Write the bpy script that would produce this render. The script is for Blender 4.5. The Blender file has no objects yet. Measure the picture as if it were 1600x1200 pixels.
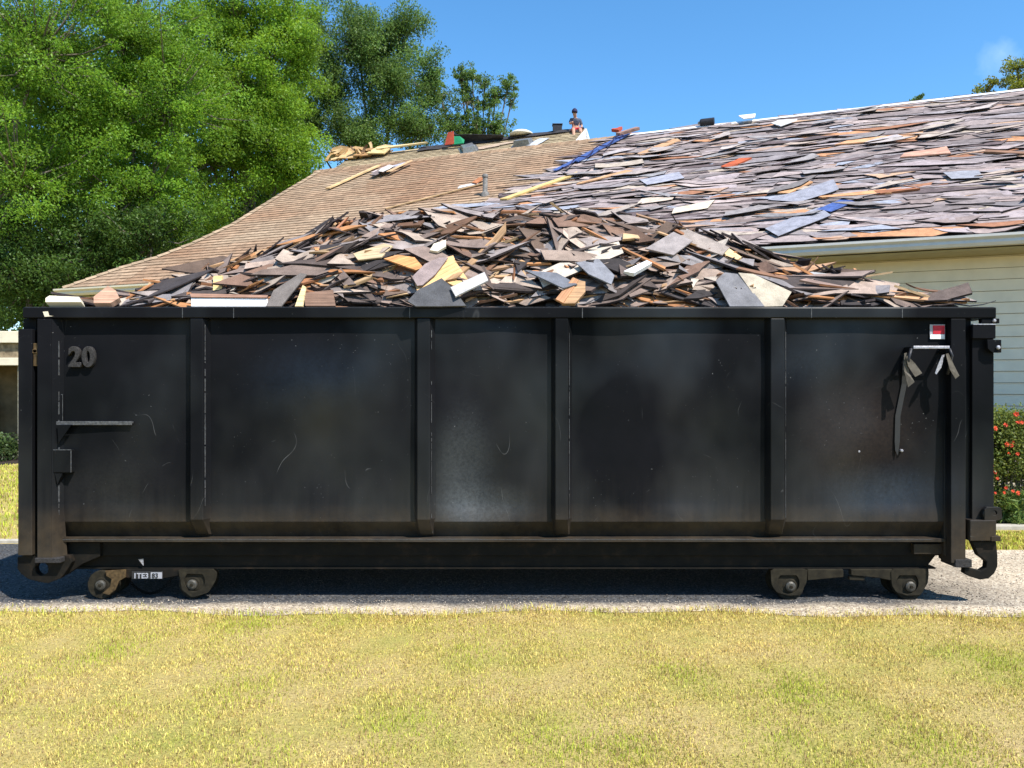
import bpy, math, random
import numpy as np
from mathutils import Vector, Matrix

# ------------------------------------------------------------------ camera, sky, sun, exposure
SC = bpy.context.scene
COL = SC.collection
F, EYE = 1250.0, 1.48
cam_d = bpy.data.cameras.new('camera'); cam = bpy.data.objects.new('camera', cam_d); COL.objects.link(cam)
cam.location = (0, 0, EYE); cam.rotation_euler = (math.radians(90), 0, 0)
cam_d.sensor_width = 36; cam_d.lens = 36 * F / 1600; cam_d.clip_end = 3000; cam_d.clip_start = 0.05
SC.camera = cam
SUN = Vector((0.42, -0.43, 0.80)).normalized()
sun_el = math.asin(SUN.z); sun_az = math.atan2(SUN.x, SUN.y)
W = bpy.data.worlds.new('World'); SC.world = W; W.use_nodes = True
nt = W.node_tree; nt.nodes.clear()
sky = nt.nodes.new('ShaderNodeTexSky'); sky.sky_type = 'NISHITA'; sky.sun_disc = False
sky.sun_elevation = sun_el; sky.sun_rotation = sun_az
sky.altitude = 0; sky.air_density = 1.0; sky.dust_density = 0.0; sky.ozone_density = 6.5
bg = nt.nodes.new('ShaderNodeBackground'); bg.inputs[1].default_value = 0.14
wo = nt.nodes.new('ShaderNodeOutputWorld')
# one small wisp of cloud low on the right
tc = nt.nodes.new('ShaderNodeTexCoord')
dist = nt.nodes.new('ShaderNodeVectorMath'); dist.operation = 'DISTANCE'
cd = Vector((762 / F, 1, 508 / F)).normalized(); dist.inputs[1].default_value = cd + Vector((.015, .015, .015))
nrm = nt.nodes.new('ShaderNodeVectorMath'); nrm.operation = 'NORMALIZE'
nz = nt.nodes.new('ShaderNodeTexNoise'); nz.inputs['Scale'].default_value = 40; nz.inputs['Detail'].default_value = 5
mr = nt.nodes.new('ShaderNodeMapRange'); mr.inputs[1].default_value = 0.022; mr.inputs[2].default_value = 0.0
mu = nt.nodes.new('ShaderNodeMath'); mu.operation = 'MULTIPLY'
mx = nt.nodes.new('ShaderNodeMix'); mx.data_type = 'RGBA'; mx.inputs[7].default_value = (6.5, 7.5, 8.5, 1)
sc_ = nt.nodes.new('ShaderNodeMath'); sc_.operation = 'MULTIPLY'; sc_.inputs[1].default_value = 0.26
L = nt.links.new
L(tc.outputs['Generated'], nrm.inputs[0]); nd_ = nt.nodes.new('ShaderNodeTexNoise'); nd_.inputs['Scale'].default_value = 55; nd_.inputs['Detail'].default_value = 4; wv_ = nt.nodes.new('ShaderNodeVectorMath'); wv_.operation = 'MULTIPLY_ADD'; wv_.inputs[1].default_value = (.03, .03, .03); L(nrm.outputs[0], nd_.inputs['Vector']); L(nd_.outputs[1], wv_.inputs[0]); L(nrm.outputs[0], wv_.inputs[2]); L(wv_.outputs[0], dist.inputs[0]); L(nrm.outputs[0], nz.inputs['Vector'])
L(dist.outputs['Value'], mr.inputs[0]); L(mr.outputs[0], mu.inputs[0]); L(nz.outputs[0], mu.inputs[1])
L(mu.outputs[0], sc_.inputs[0]); L(sc_.outputs[0], mx.inputs[0]); hs = nt.nodes.new('ShaderNodeHueSaturation'); hs.inputs['Saturation'].default_value = 1.14; hs.inputs['Hue'].default_value = .493; L(sky.outputs[0], hs.inputs['Color']); L(hs.outputs[0], mx.inputs[6])
L(mx.outputs[2], bg.inputs[0]); L(bg.outputs[0], wo.inputs[0])
sd = bpy.data.lights.new('sun', 'SUN'); so = bpy.data.objects.new('sun', sd); COL.objects.link(so)
sd.energy = 5.0; sd.angle = math.radians(0.5); sd.color = (1.0, 0.95, 0.87)
so.rotation_euler = SUN.to_track_quat('Z', 'Y').to_euler(); so.location = (5, -5, 12)
vs = SC.view_settings
vs.view_transform = 'Standard'; vs.look = 'None'; vs.gamma = 1; vs.exposure = 0.8; vs.use_curve_mapping = False
SC.cycles.max_bounces = 6; SC.cycles.diffuse_bounces = 3; SC.cycles.transparent_max_bounces = 4

# ------------------------------------------------------------------ helpers
R = random.Random(11)
NR = np.random.default_rng(5)

def tag(o, label=None, cat=None, group=None, kind=None):
    if label: o['label'] = label
    if cat: o['category'] = cat
    if group: o['group'] = group
    if kind: o['kind'] = kind
    return o

def empty(name, loc, parent=None):
    o = bpy.data.objects.new(name, None); COL.objects.link(o); o.empty_display_size = 0.1
    if parent: o.parent = parent; o.matrix_parent_inverse = Matrix.Translation(parent.matrix_world.translation).inverted()
    o.location = loc
    bpy.context.view_layer.update()
    return o

def place(o, parent):
    if parent is not None:
        o.parent = parent
        o.matrix_parent_inverse = parent_inv(parent)
def parent_inv(p):
    m = Matrix.Identity(4); q = p
    while q is not None:
        m = q.matrix_parent_inverse @ q.matrix_basis @ m if q.parent else q.matrix_basis @ m
        q = q.parent
    return m.inverted()

class MB:
    """collects polygons; every polygon keeps a tint and a grain coordinate"""
    def __init__(s): s.v = []; s.f = []; s.t = []; s.g = []; s.m = []
    def add(s, vs_, fs, tint=(1, 1, 1), grain=None, mi=0):
        b = len(s.v); s.v.extend([tuple(p) for p in vs_]); s.f.extend([tuple(b + i for i in f) for f in fs])
        s.t.extend([tint] * len(vs_)); s.g.extend(grain if grain else [tuple(p) for p in vs_]); s.m.extend(mi if isinstance(mi, list) else [mi] * len(fs))
        return s
    def hexa(s, p, tint=(1, 1, 1)):     # p: 8 points, bottom ring 0-3 then top ring 4-7
        return s.add(p, [(3, 2, 1, 0), (4, 5, 6, 7), (0, 1, 5, 4), (1, 2, 6, 5), (2, 3, 7, 6), (3, 0, 4, 7)], tint)
    def box(s, x0, x1, y0, y1, z0, z1, tint=(1, 1, 1)):
        return s.hexa([(x0, y0, z0), (x1, y0, z0), (x1, y1, z0), (x0, y1, z0), (x0, y0, z1), (x1, y0, z1), (x1, y1, z1), (x0, y1, z1)], tint)
    def prism(s, poly, y0, y1, tint=(1, 1, 1)):   # poly of (x, z), pushed along y
        n = len(poly)
        a = [(x, y0, z) for x, z in poly] + [(x, y1, z) for x, z in poly]
        return s.add(a, [tuple(range(n)), tuple(range(2 * n - 1, n - 1, -1))] + [((i + 1) % n, i, n + i, n + (i + 1) % n) for i in range(n)], tint)
    def ring(s, outer, inner, y0, y1):
        n = len(outer)
        a = [(x, y0, z) for x, z in outer] + [(x, y0, z) for x, z in inner] + [(x, y1, z) for x, z in outer] + [(x, y1, z) for x, z in inner]
        fs = []
        for i in range(n):
            j = (i + 1) % n
            fs += [(i, j, n + j, n + i), (2 * n + i, 3 * n + i, 3 * n + j, 2 * n + j), (i, 2 * n + i, 2 * n + j, j), (n + i, n + j, 3 * n + j, 3 * n + i)]
        return s.add(a, fs)
    def tube(s, pts, rad, n=6, tint=(1, 1, 1), cap=True):
        pts = [Vector(p) for p in pts]
        if not isinstance(rad, (list, tuple)): rad = [rad] * len(pts)
        b = []; g = []; fs = []; up = None; d = 0
        for i, p in enumerate(pts):
            a = (pts[min(i + 1, len(pts) - 1)] - pts[max(i - 1, 0)]).normalized()
            if i: d += (p - pts[i - 1]).length
            if up is None: up = a.orthogonal().normalized()
            up = (up - a * up.dot(a)).normalized(); q = a.cross(up)
            for k in range(n):
                an = 2 * math.pi * k / n
                b.append(p + (up * math.cos(an) + q * math.sin(an)) * rad[i]); g.append((d, an * .1, 0))
        for i in range(len(pts) - 1):
            for k in range(n):
                k2 = (k + 1) % n
                fs.append((i * n + k, i * n + k2, (i + 1) * n + k2, (i + 1) * n + k))
        if cap: fs += [tuple(range(n - 1, -1, -1)), tuple(range((len(pts) - 1) * n, len(pts) * n))]
        return s.add(b, fs, tint, g)
    def lathe(s, c, prof, n=24):        # about the y axis through c; prof of (radius, y)
        b = []; fs = []
        for r, y in prof:
            for k in range(n):
                a = 2 * math.pi * k / n
                b.append((c[0] + r * math.cos(a), c[1] + y, c[2] + r * math.sin(a)))
        for i in range(len(prof) - 1):
            for k in range(n):
                k2 = (k + 1) % n
                fs.append((i * n + k, i * n + k2, (i + 1) * n + k2, (i + 1) * n + k))
        fs += [tuple(range(n - 1, -1, -1)), tuple(range((len(prof) - 1) * n, len(prof) * n))]
        return s.add(b, fs)
    def build(s, name, mats, parent=None, smooth=False, bevel=0, org=None):
        me = bpy.data.meshes.new(name)
        v = s.v; g = s.g
        o0 = Vector((0, 0, 0))
        if org is not None: o0 = Vector(org)
        elif parent is None and v:
            a = np.array(v); o0 = Vector(((a[:, 0].min() + a[:, 0].max()) / 2, (a[:, 1].min() + a[:, 1].max()) / 2, a[:, 2].min()))
        elif v:
            a = np.array(v); o0 = Vector(a.mean(0))
        v = [(p[0] - o0.x, p[1] - o0.y, p[2] - o0.z) for p in v]
        me.from_pydata(v, [], s.f)
        at = me.attributes.new('tint', 'FLOAT_COLOR', 'POINT')
        at.data.foreach_set('color', np.hstack([np.array(s.t, dtype=np.float32), np.ones((len(v), 1), np.float32)]).ravel())
        ag = me.attributes.new('grain', 'FLOAT_VECTOR', 'POINT')
        ag.data.foreach_set('vector', np.array(g, dtype=np.float32).ravel())
        if not isinstance(mats, (list, tuple)): mats = [mats]
        for m in mats: me.materials.append(m)
        if len(mats) > 1: me.polygons.foreach_set('material_index', s.m)
        if smooth: me.polygons.foreach_set('use_smooth', [True] * len(s.f))
        me.update()
        o = bpy.data.objects.new(name, me); COL.objects.link(o)
        o.location = o0; place(o, parent)
        if bevel:
            m = o.modifiers.new('bevel', 'BEVEL'); m.width = bevel; m.segments = 2; m.limit_method = 'ANGLE'; m.angle_limit = math.radians(40)
        return o

def fast_mesh(name, co, quads, mats, tint=None, parent=None, tri=None, smooth=False):
    """numpy vertices (n,3) and faces (m,k)"""
    me = bpy.data.meshes.new(name)
    k = quads.shape[1]
    loops = quads.ravel(); starts = np.arange(len(quads)) * k; tot = np.full(len(quads), k)
    if tri is not None and len(tri):
        starts = np.concatenate([starts, len(loops) + np.arange(len(tri)) * 3]); tot = np.concatenate([tot, np.full(len(tri), 3)])
        loops = np.concatenate([loops, tri.ravel()])
    me.vertices.add(len(co)); me.vertices.foreach_set('co', co.astype(np.float32).ravel())
    me.loops.add(len(loops)); me.loops.foreach_set('vertex_index', loops.astype(np.int32))
    me.polygons.add(len(starts)); me.polygons.foreach_set('loop_start', starts.astype(np.int32)); me.polygons.foreach_set('loop_total', tot.astype(np.int32))
    if tint is not None:
        at = me.attributes.new('tint', 'FLOAT_COLOR', 'POINT')
        at.data.foreach_set('color', np.hstack([tint, np.ones((len(co), 1))]).astype(np.float32).ravel())
    if smooth: me.polygons.foreach_set('use_smooth', np.ones(len(starts), bool))
    me.update(calc_edges=True); me.validate()
    if not isinstance(mats, (list, tuple)): mats = [mats]
    for m in mats: me.materials.append(m)
    o = bpy.data.objects.new(name, me); COL.objects.link(o); place(o, parent)
    return o

# ---- materials
class N:
    def __init__(s, name):
        s.m = bpy.data.materials.new(name); s.m.use_nodes = True; s.t = s.m.node_tree
        s.b = s.t.nodes['Principled BSDF']; s.out = s.t.nodes['Material Output']
    def n(s, typ, **k):
        x = s.t.nodes.new('ShaderNode' + typ)
        for a, b in k.items():
            if a.startswith('i_'):
                key = a[2:].replace('_', ' ')
                x.inputs[int(key) if key.isdigit() else key].default_value = b
            else: setattr(x, a, b)
        return x
    def l(s, a, b): s.t.links.new(a, b)
    def coord(s, kind='Object', scale=(1, 1, 1), attr=None, rot=(0, 0, 0)):
        mp = s.n('Mapping'); mp.inputs['Scale'].default_value = scale; mp.inputs['Rotation'].default_value = rot
        if attr: s.l(s.n('Attribute', attribute_name=attr).outputs['Vector'], mp.inputs[0])
        elif kind == 'World': s.l(s.n('NewGeometry').outputs['Position'], mp.inputs[0])
        else: s.l(s.n('TexCoord').outputs[kind], mp.inputs[0])
        return mp.outputs[0]
    def noise(s, vec, scale, detail=4, rough=.55):
        x = s.n('TexNoise'); x.inputs['Scale'].default_value = scale; x.inputs['Detail'].default_value = detail; x.inputs['Roughness'].default_value = rough
        s.l(vec, x.inputs['Vector']); return x.outputs[0]
    def ramp(s, fac, stops):
        x = s.n('ValToRGB'); e = x.color_ramp.elements
        while len(e) < len(stops): e.new(.5)
        for q, (p, c) in zip(e, stops): q.position = p; q.color = (*c, 1) if len(c) == 3 else c
        s.l(fac, x.inputs[0]); return x.outputs[0]
    def rng(s, fac, a, b, c, d):
        x = s.n('MapRange'); 
        for i, q in enumerate((a, b, c, d)): x.inputs[i + 1].default_value = q
        s.l(fac, x.inputs[0]); return x.outputs[0]
    def mix(s, fac, a, b, mode='MIX'):
        x = s.n('Mix', data_type='RGBA', blend_type=mode)
        for i, q in ((0, fac), (6, a), (7, b)):
            if hasattr(q, 'links') or hasattr(q, 'is_output'): s.l(q, x.inputs[i])
            else: x.inputs[i].default_value = q if i == 0 else (*q, 1)
        return x.outputs[2]
    def bump(s, h, strength=.3, dist=.01):
        x = s.n('Bump'); x.inputs['Strength'].default_value = strength; x.inputs['Distance'].default_value = dist
        s.l(h, x.inputs['Height']); s.l(x.outputs[0], s.b.inputs['Normal']); return x
    def done(s, color=None, rough=.8, spec=None, metal=None):
        if color is not None:
            if hasattr(color, 'is_output'): s.l(color, s.b.inputs['Base Color'])
            else: s.b.inputs['Base Color'].default_value = (*color, 1)
        if hasattr(rough, 'is_output'): s.l(rough, s.b.inputs['Roughness'])
        else: s.b.inputs['Roughness'].default_value = rough
        if spec is not None: s.b.inputs['Specular IOR Level'].default_value = spec
        if metal is not None: s.b.inputs['Metallic'].default_value = metal
        return s.m

def m_simple(name, col, rough=.7, var=.25, scale=12, spec=.3, metal=0, bump=.1):
    m = N(name); c = m.coord('World')
    n1 = m.noise(c, scale, 5)
    k = m.rng(n1, .3, .7, 1 - var, 1 + var)
    co = m.mix(1.0, col, m.mix(k, (0, 0, 0), (1, 1, 1)), 'MULTIPLY')
    mm = m.n('VectorMath', operation='SCALE'); mm.inputs[0].default_value = col; m.l(k, mm.inputs['Scale'])
    m.bump(m.noise(c, scale * 8, 3), bump, .004)
    return m.done(mm.outputs[0], rough, spec, metal)

def m_tint(name, kind):
    m = N(name); a = m.n('Attribute', attribute_name='tint').outputs['Color']
    if kind == 'shingle':
        c = m.coord(attr='grain')
        n1 = m.noise(c, 9, 6, .7); n2 = m.noise(c, 150, 3, .75)
        k = m.n('Math', operation='MULTIPLY'); m.l(m.rng(n1, .3, .7, .62, 1.25), k.inputs[0]); m.l(m.rng(n2, .3, .7, .72, 1.28), k.inputs[1])
        v = m.n('VectorMath', operation='SCALE'); m.l(a, v.inputs[0]); m.l(k.outputs[0], v.inputs['Scale'])
        m.bump(n2, .5, .004)
        return m.done(v.outputs[0], .88, .2)
    if kind == 'wood':
        c = m.coord(attr='grain', scale=(2.0, 38, 38))
        n1 = m.noise(c, 1.6, 6, .65); n2 = m.noise(m.coord(attr='grain'), 6, 4)
        k = m.n('Math', operation='MULTIPLY'); m.l(m.rng(n1, .3, .7, .55, 1.3), k.inputs[0]); m.l(m.rng(n2, .3, .7, .75, 1.2), k.inputs[1])
        v = m.n('VectorMath', operation='SCALE'); m.l(a, v.inputs[0]); m.l(k.outputs[0], v.inputs['Scale'])
        m.bump(n1, .5, .006)
        return m.done(v.outputs[0], .75, .25)

def m_leaf(name, trans=.45, rough=.5, spec=.35):
    m = N(name); a = m.n('Attribute', attribute_name='tint').outputs['Color']
    m.done(a, rough, spec)
    t = m.n('BsdfTranslucent'); h = m.n('HueSaturation'); h.inputs['Hue'].default_value = .485; h.inputs['Value'].default_value = 1.25; m.l(a, h.inputs['Color'])
    m.l(h.outputs[0], t.inputs[0])
    x = m.n('MixShader'); x.inputs[0].default_value = trans; m.l(m.b.outputs[0], x.inputs[1]); m.l(t.outputs[0], x.inputs[2]); m.l(x.outputs[0], m.out.inputs[0])
    return m.m

def m_paint():
    m = N('black_paint'); c = m.coord('World')
    big = m.noise(c, 1.3, 4, .6)
    base = m.ramp(big, [(.3, (.0045, .0052, .0058)), (.7, (.0085, .0085, .0105))])
    # dusty dirt on the lowest part of the body
    sx = m.n('SeparateXYZ'); m.l(c, sx.inputs[0])
    low = m.rng(sx.outputs['Z'], .95, .35, 0, 1)
    streak = m.noise(m.coord('World', (9, 9, .7)), 1.5, 5, .6)
    dm = m.n('Math', operation='MULTIPLY'); m.l(low, dm.inputs[0]); m.l(m.rng(streak, .35, .75, .0, .24), dm.inputs[1])
    col = m.mix(dm.outputs[0], base, (.075, .068, .06))
    vlow = m.rng(sx.outputs['Z'], .68, .50, 0, 1)
    vm = m.n('Math', operation='MULTIPLY'); m.l(vlow, vm.inputs[0]); m.l(m.rng(m.noise(c, 7, 6, .7), .3, .7, .1, .5), vm.inputs[1])
    col = m.mix(vm.outputs[0], col, (.085, .06, .035))
    # pinprick chips and long scratches
    chips = m.rng(m.noise(c, 70, 2, .5), .73, .77, 0, 1)
    cm = m.n('Math', operation='MULTIPLY'); m.l(chips, cm.inputs[0]); m.l(m.rng(m.noise(c, 3, 3), .45, .65, 0, .9), cm.inputs[1])
    def arcs(sc1, sc2, wth, lo, hi, off):
        cc = m.coord('World', (1, 1, .55)); ad = m.n('VectorMath', operation='ADD'); m.l(cc, ad.inputs[0]); ad.inputs[1].default_value = off
        q1 = m.noise(ad.outputs[0], sc1, 1, .3); d1 = m.n('Math', operation='SUBTRACT'); m.l(q1, d1.inputs[0]); d1.inputs[1].default_value = .5
        d2 = m.n('Math', operation='ABSOLUTE'); m.l(d1.outputs[0], d2.inputs[0]); ln = m.rng(d2.outputs[0], wth, 0, 0, 1)
        mk = m.rng(m.noise(ad.outputs[0], sc2, 3, .6), lo, hi, 0, 1); o_ = m.n('Math', operation='MULTIPLY'); m.l(ln, o_.inputs[0]); m.l(mk, o_.inputs[1]); return o_.outputs[0]
    sm = m.n('Math', operation='MAXIMUM'); m.l(arcs(3.1, 4.0, .0022, .60, .70, (0, 0, 0)), sm.inputs[0]); m.l(arcs(4.3, 5.0, .0026, .60, .70, (7, 3, 9)), sm.inputs[1])
    s2 = m.n('Math', operation='MULTIPLY'); m.l(sm.outputs[0], s2.inputs[0]); m.l(m.rng(sx.outputs['Z'], 1.5, .7, .15, .8), s2.inputs[1])
    al = m.n('Math', operation='MAXIMUM'); m.l(cm.outputs[0], al.inputs[0]); m.l(s2.outputs[0], al.inputs[1])
    for (px_, pz_, sx2, sz2, st, tone) in ((-.32, .92, .16, .36, .15, (.20, .22, .23)), (-.20, .66, .26, .12, .17, (.22, .24, .25)), (-1.35, 1.50, .36, .22, .07, (.06, .10, .16)), (2.52, .78, .34, .13, .12, (.10, .15, .22)), (2.35, 1.15, .35, .3, .10, (.16, .11, .08)), (1.95, 1.62, .2, .14, .08, (.06, .09, .13)), (-2.7, .8, .3, .2, .07, (.12, .12, .11))):  # soft patches: reflected glows on the panel painted into the colour
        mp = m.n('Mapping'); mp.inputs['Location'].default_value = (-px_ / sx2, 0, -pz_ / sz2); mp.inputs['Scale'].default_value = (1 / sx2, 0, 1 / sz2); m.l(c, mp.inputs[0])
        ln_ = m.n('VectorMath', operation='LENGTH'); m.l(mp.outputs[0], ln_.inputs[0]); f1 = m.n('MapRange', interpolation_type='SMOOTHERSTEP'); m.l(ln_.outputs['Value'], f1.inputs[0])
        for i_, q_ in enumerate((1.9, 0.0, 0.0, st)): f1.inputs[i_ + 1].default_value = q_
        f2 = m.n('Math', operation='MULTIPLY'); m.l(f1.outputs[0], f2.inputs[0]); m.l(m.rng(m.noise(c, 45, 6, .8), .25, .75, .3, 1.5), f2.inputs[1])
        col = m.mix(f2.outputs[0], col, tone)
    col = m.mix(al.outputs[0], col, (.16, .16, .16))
    rg = m.rng(m.noise(c, 2.2, 5, .6), .3, .7, .34, .52)
    ra = m.n('Math', operation='ADD'); m.l(rg, ra.inputs[0]); m.l(dm.outputs[0], ra.inputs[1])
    m.bump(m.noise(c, 160, 3, .6), .12, .002)
    m.l(m.rng(m.noise(m.coord('World', (1, 1, .7)), 1.25, 3, .5), .42, .70, .03, .45), m.b.inputs['Specular IOR Level'])
    return m.done(col, ra.outputs[0])

def m_steel_worn():
    m = N('worn_black_steel'); c = m.coord('World')
    n1 = m.noise(c, 9, 6, .7)
    col = m.ramp(n1, [(.3, (.005, .0047, .0043)), (.55, (.010, .0088, .007)), (.75, (.030, .019, .012))])
    m.bump(m.noise(c, 120, 4), .3, .003)
    return m.done(col, .7, .12)

M = {}
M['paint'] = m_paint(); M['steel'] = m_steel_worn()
M['edge'] = m_simple('scuffed_edge_or_glint_steel', (.055, .055, .057), .55, .6, 60, .5)
M['digit'] = m_simple('weathered_number_plastic', (.030, .028, .028), .8, .5, 90, .2, 0, .4)
M['roller'] = m_simple('dusty_olive_iron', (.018, .015, .009), .85, .5, 25, .2, 0, .4)
M['hub'] = m_simple('grey_hub_steel', (.06, .055, .045), .5, .4, 40, .5, .3)
M['bright'] = m_simple('bare_scraped_steel', (.33, .32, .35), .45, .4, 60, .5, .4)
M['beige'] = m_simple('beige_dried_strap', (.09, .078, .062), .8, .3, 30, .2)
M['rust'] = m_simple('rusty_hinge_iron', (.07, .045, .02), .8, .6, 40, .2)
M['white'] = m_simple('white_film', (.75, .74, .75), .5, .12, 30)
M['grey_film'] = m_simple('grey_film', (.32, .32, .35), .5, .12, 30)
M['red'] = m_simple('red_film', (.45, .015, .03), .5, .15, 30)
M['ink'] = m_simple('dark_ink_or_shadow', (.02, .02, .02), .6, .1, 30)
M['tancore'] = m_simple('brown_asphalt_core', (.17, .115, .075), .9, .5, 30)
M['core'] = m_simple('black_asphalt_core', (.035, .026, .026), .9, .5, 30)
M['shingle'] = m_tint('asphalt_shingle', 'shingle'); M['wood'] = m_tint('splintered_wood', 'wood')
M['leaf'] = m_leaf('green_leaf', .5); M['grassm'] = m_leaf('dry_grass_blade', .3, .6, .2)
M['bark'] = m_simple('grey_bark', (.13, .11, .085), .9, .45, 14, .2, 0, .6)
M['deck'] = m_simple('dark_roof_felt', (.06, .05, .05), .9, .4, 8)
M['cream'] = m_simple('cream_gutter_paint', (.62, .55, .42), .5, .08, 6, .4, 0, .03)
M['gutter'] = m_simple('pale_grey_gutter_paint', (.50, .49, .47), .45, .08, 6, .4, 0, .03)
M['siding'] = m_simple('cream_siding_paint', (.66, .59, .46), .6, .06, 5, .3, 0, .05)
M['soffit'] = m_simple('soffit_paint', (.30, .26, .15), .7, .1, 5)
M['galv'] = m_simple('galvanised_sheet', (.22, .225, .23), .4, .25, 14, .5, .5)
M['lead'] = m_simple('dull_lead_grey', (.15, .14, .13), .7, .4, 20)
M['black'] = m_simple('black_plastic', (.02, .02, .025), .5, .3, 20)
M['tar'] = m_simple('black_tar_paper', (.035, .032, .035), .8, .4, 12)
M['mound'] = m_simple('dark_rubble', (.035, .026, .022), .95, .6, 12, .1, 0, .8)
M['blue'] = m_simple('blue_tarp', (.06, .10, .27), .5, .35, 15)
M['green'] = m_simple('green_cloth', (.015, .22, .10), .7, .2, 15)
M['orange'] = m_simple('orange_red_cloth', (.36, .06, .03), .7, .2, 15)
M['skin'] = m_simple('skin', (.40, .22, .15), .6, .1, 15)
M['shirt'] = m_simple('grey_blue_shirt', (.055, .065, .10), .8, .2, 15)
M['navy'] = m_simple('dark_navy_cloth', (.02, .018, .06), .8, .2, 15)
M['concrete'] = m_simple('pale_concrete', (.36, .33, .28), .9, .2, 12, .2, 0, .3)
M['stone'] = m_simple('brown_carved_stone', (.22, .17, .11), .9, .5, 12, .2, 0, .8)
M['tanwall'] = m_simple('tan_render', (.22, .16, .09), .9, .25, 6)
M['post'] = m_simple('weathered_cream_wood', (.42, .38, .28), .85, .3, 14, .2, 0, .3)
M['petal'] = m_simple('red_petal', (.60, .06, .02), .6, .2, 20)

# ------------------------------------------------------------------ pixel <-> place
def ray(u, v): return Vector(((u - 800) / F, 1.0, (600 - v) / F))
def PX(u, Y): return (u - 800) / F * Y
def PZ(v, Y): return EYE + (600 - v) / F * Y
def noise2(x, y, seed=0, sc=1.0):
    r = np.random.default_rng(seed); o = np.zeros_like(x, dtype=float); amp = 1.0; f = sc; tot = 0
    for _ in range(4):
        for _k in range(3):
            a = r.uniform(0, 2 * np.pi); p = r.uniform(0, 6.28, 2); q = f * r.uniform(.7, 1.4)
            o += amp * np.sin((x * np.cos(a) + y * np.sin(a)) * q + p[0]) * np.cos((x * -np.sin(a) + y * np.cos(a)) * q * .8 + p[1]); tot += amp * .45
        amp *= .6; f *= 2.1
    return o / tot

# ------------------------------------------------------------------ ground
def m_ground():
    m = N('dry_lawn_thatch'); c = m.coord('World')
    n1 = m.noise(c, 1.1, 5, .6); n2 = m.noise(c, 60, 5, .7)
    col = m.ramp(n1, [(.3, (.44, .33, .15)), (.5, (.40, .32, .11)), (.7, (.28, .28, .065))])
    k = m.rng(n2, .25, .75, .45, 1.5)
    v = m.n('VectorMath', operation='SCALE'); m.l(col, v.inputs[0]); m.l(k, v.inputs['Scale'])
    m.bump(n2, .8, .02)
    return m.done(v.outputs[0], .95, .1)
def m_gravel():
    m = N('gravel_painted_shade'); c = m.coord('World')
    vo = m.n('TexVoronoi'); vo.inputs['Scale'].default_value = 85; m.l(c, vo.inputs['Vector'])
    n1 = m.noise(c, 1.6, 5, .6); n2 = m.noise(c, 130, 3, .7)
    sep = m.n('SeparateColor'); m.l(vo.outputs['Color'], sep.inputs[0])
    col = m.ramp(sep.outputs[0], [(.0, (.24, .19, .14)), (.35, (.44, .36, .265)), (.8, (.58, .48, .35)), (1, (.72, .64, .50))])
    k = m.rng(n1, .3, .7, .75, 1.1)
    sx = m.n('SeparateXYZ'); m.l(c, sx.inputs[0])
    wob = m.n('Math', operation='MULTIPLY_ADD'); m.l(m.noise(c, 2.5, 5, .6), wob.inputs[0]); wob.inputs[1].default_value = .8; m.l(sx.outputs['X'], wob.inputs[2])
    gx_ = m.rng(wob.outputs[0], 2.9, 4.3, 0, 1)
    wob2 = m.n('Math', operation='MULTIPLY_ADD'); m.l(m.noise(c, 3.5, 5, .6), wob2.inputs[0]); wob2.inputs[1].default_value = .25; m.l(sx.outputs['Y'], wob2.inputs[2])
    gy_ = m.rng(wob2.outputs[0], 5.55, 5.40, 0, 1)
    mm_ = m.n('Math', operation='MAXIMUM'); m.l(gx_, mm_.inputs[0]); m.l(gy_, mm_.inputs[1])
    dark = m.ramp(sep.outputs[0], [(.0, (.030, .032, .036)), (.5, (.055, .056, .060)), (.9, (.10, .10, .10)), (1, (.18, .17, .16))])  # darker tones put the container's shade into the gravel colour
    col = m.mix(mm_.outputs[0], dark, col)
    v = m.n('VectorMath', operation='SCALE'); m.l(col, v.inputs[0]); m.l(k, v.inputs['Scale'])
    h = m.n('Math', operation='ADD'); m.l(vo.outputs['Distance'], h.inputs[0]); m.l(n2, h.inputs[1])
    b = m.bump(h.outputs[0], .5, .008); b.invert = True
    return m.done(v.outputs[0], .9, .2)
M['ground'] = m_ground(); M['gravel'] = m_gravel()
g = MB(); g.add([(-600, -600, 0), (600, -600, 0), (600, 600, 0), (-600, 600, 0)], [(0, 1, 2, 3)])
tag(g.build('ground', M['ground'], org=(0, 0, 0)), kind='structure')

def front_edge(x): return 5.16 + 0.05 * np.sin(x * 1.7 + .4) + 0.035 * np.sin(x * 5.1 + 1) - .02 * x * (x > 0) * .5
def back_edge(x): return 7.25 - 0.022 * x + 0.04 * np.sin(x * 1.1)
xs = np.linspace(-30, 30, 601)
dv = np.vstack([np.column_stack([xs, front_edge(xs), np.full_like(xs, .004)]), np.column_stack([xs, back_edge(xs), np.full_like(xs, .004)])])
n_ = len(xs); q = np.array([(i, i + 1, n_ + i + 1, n_ + i) for i in range(n_ - 1)])
tag(fast_mesh('driveway', dv, q, M['gravel']), kind='structure')
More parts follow.
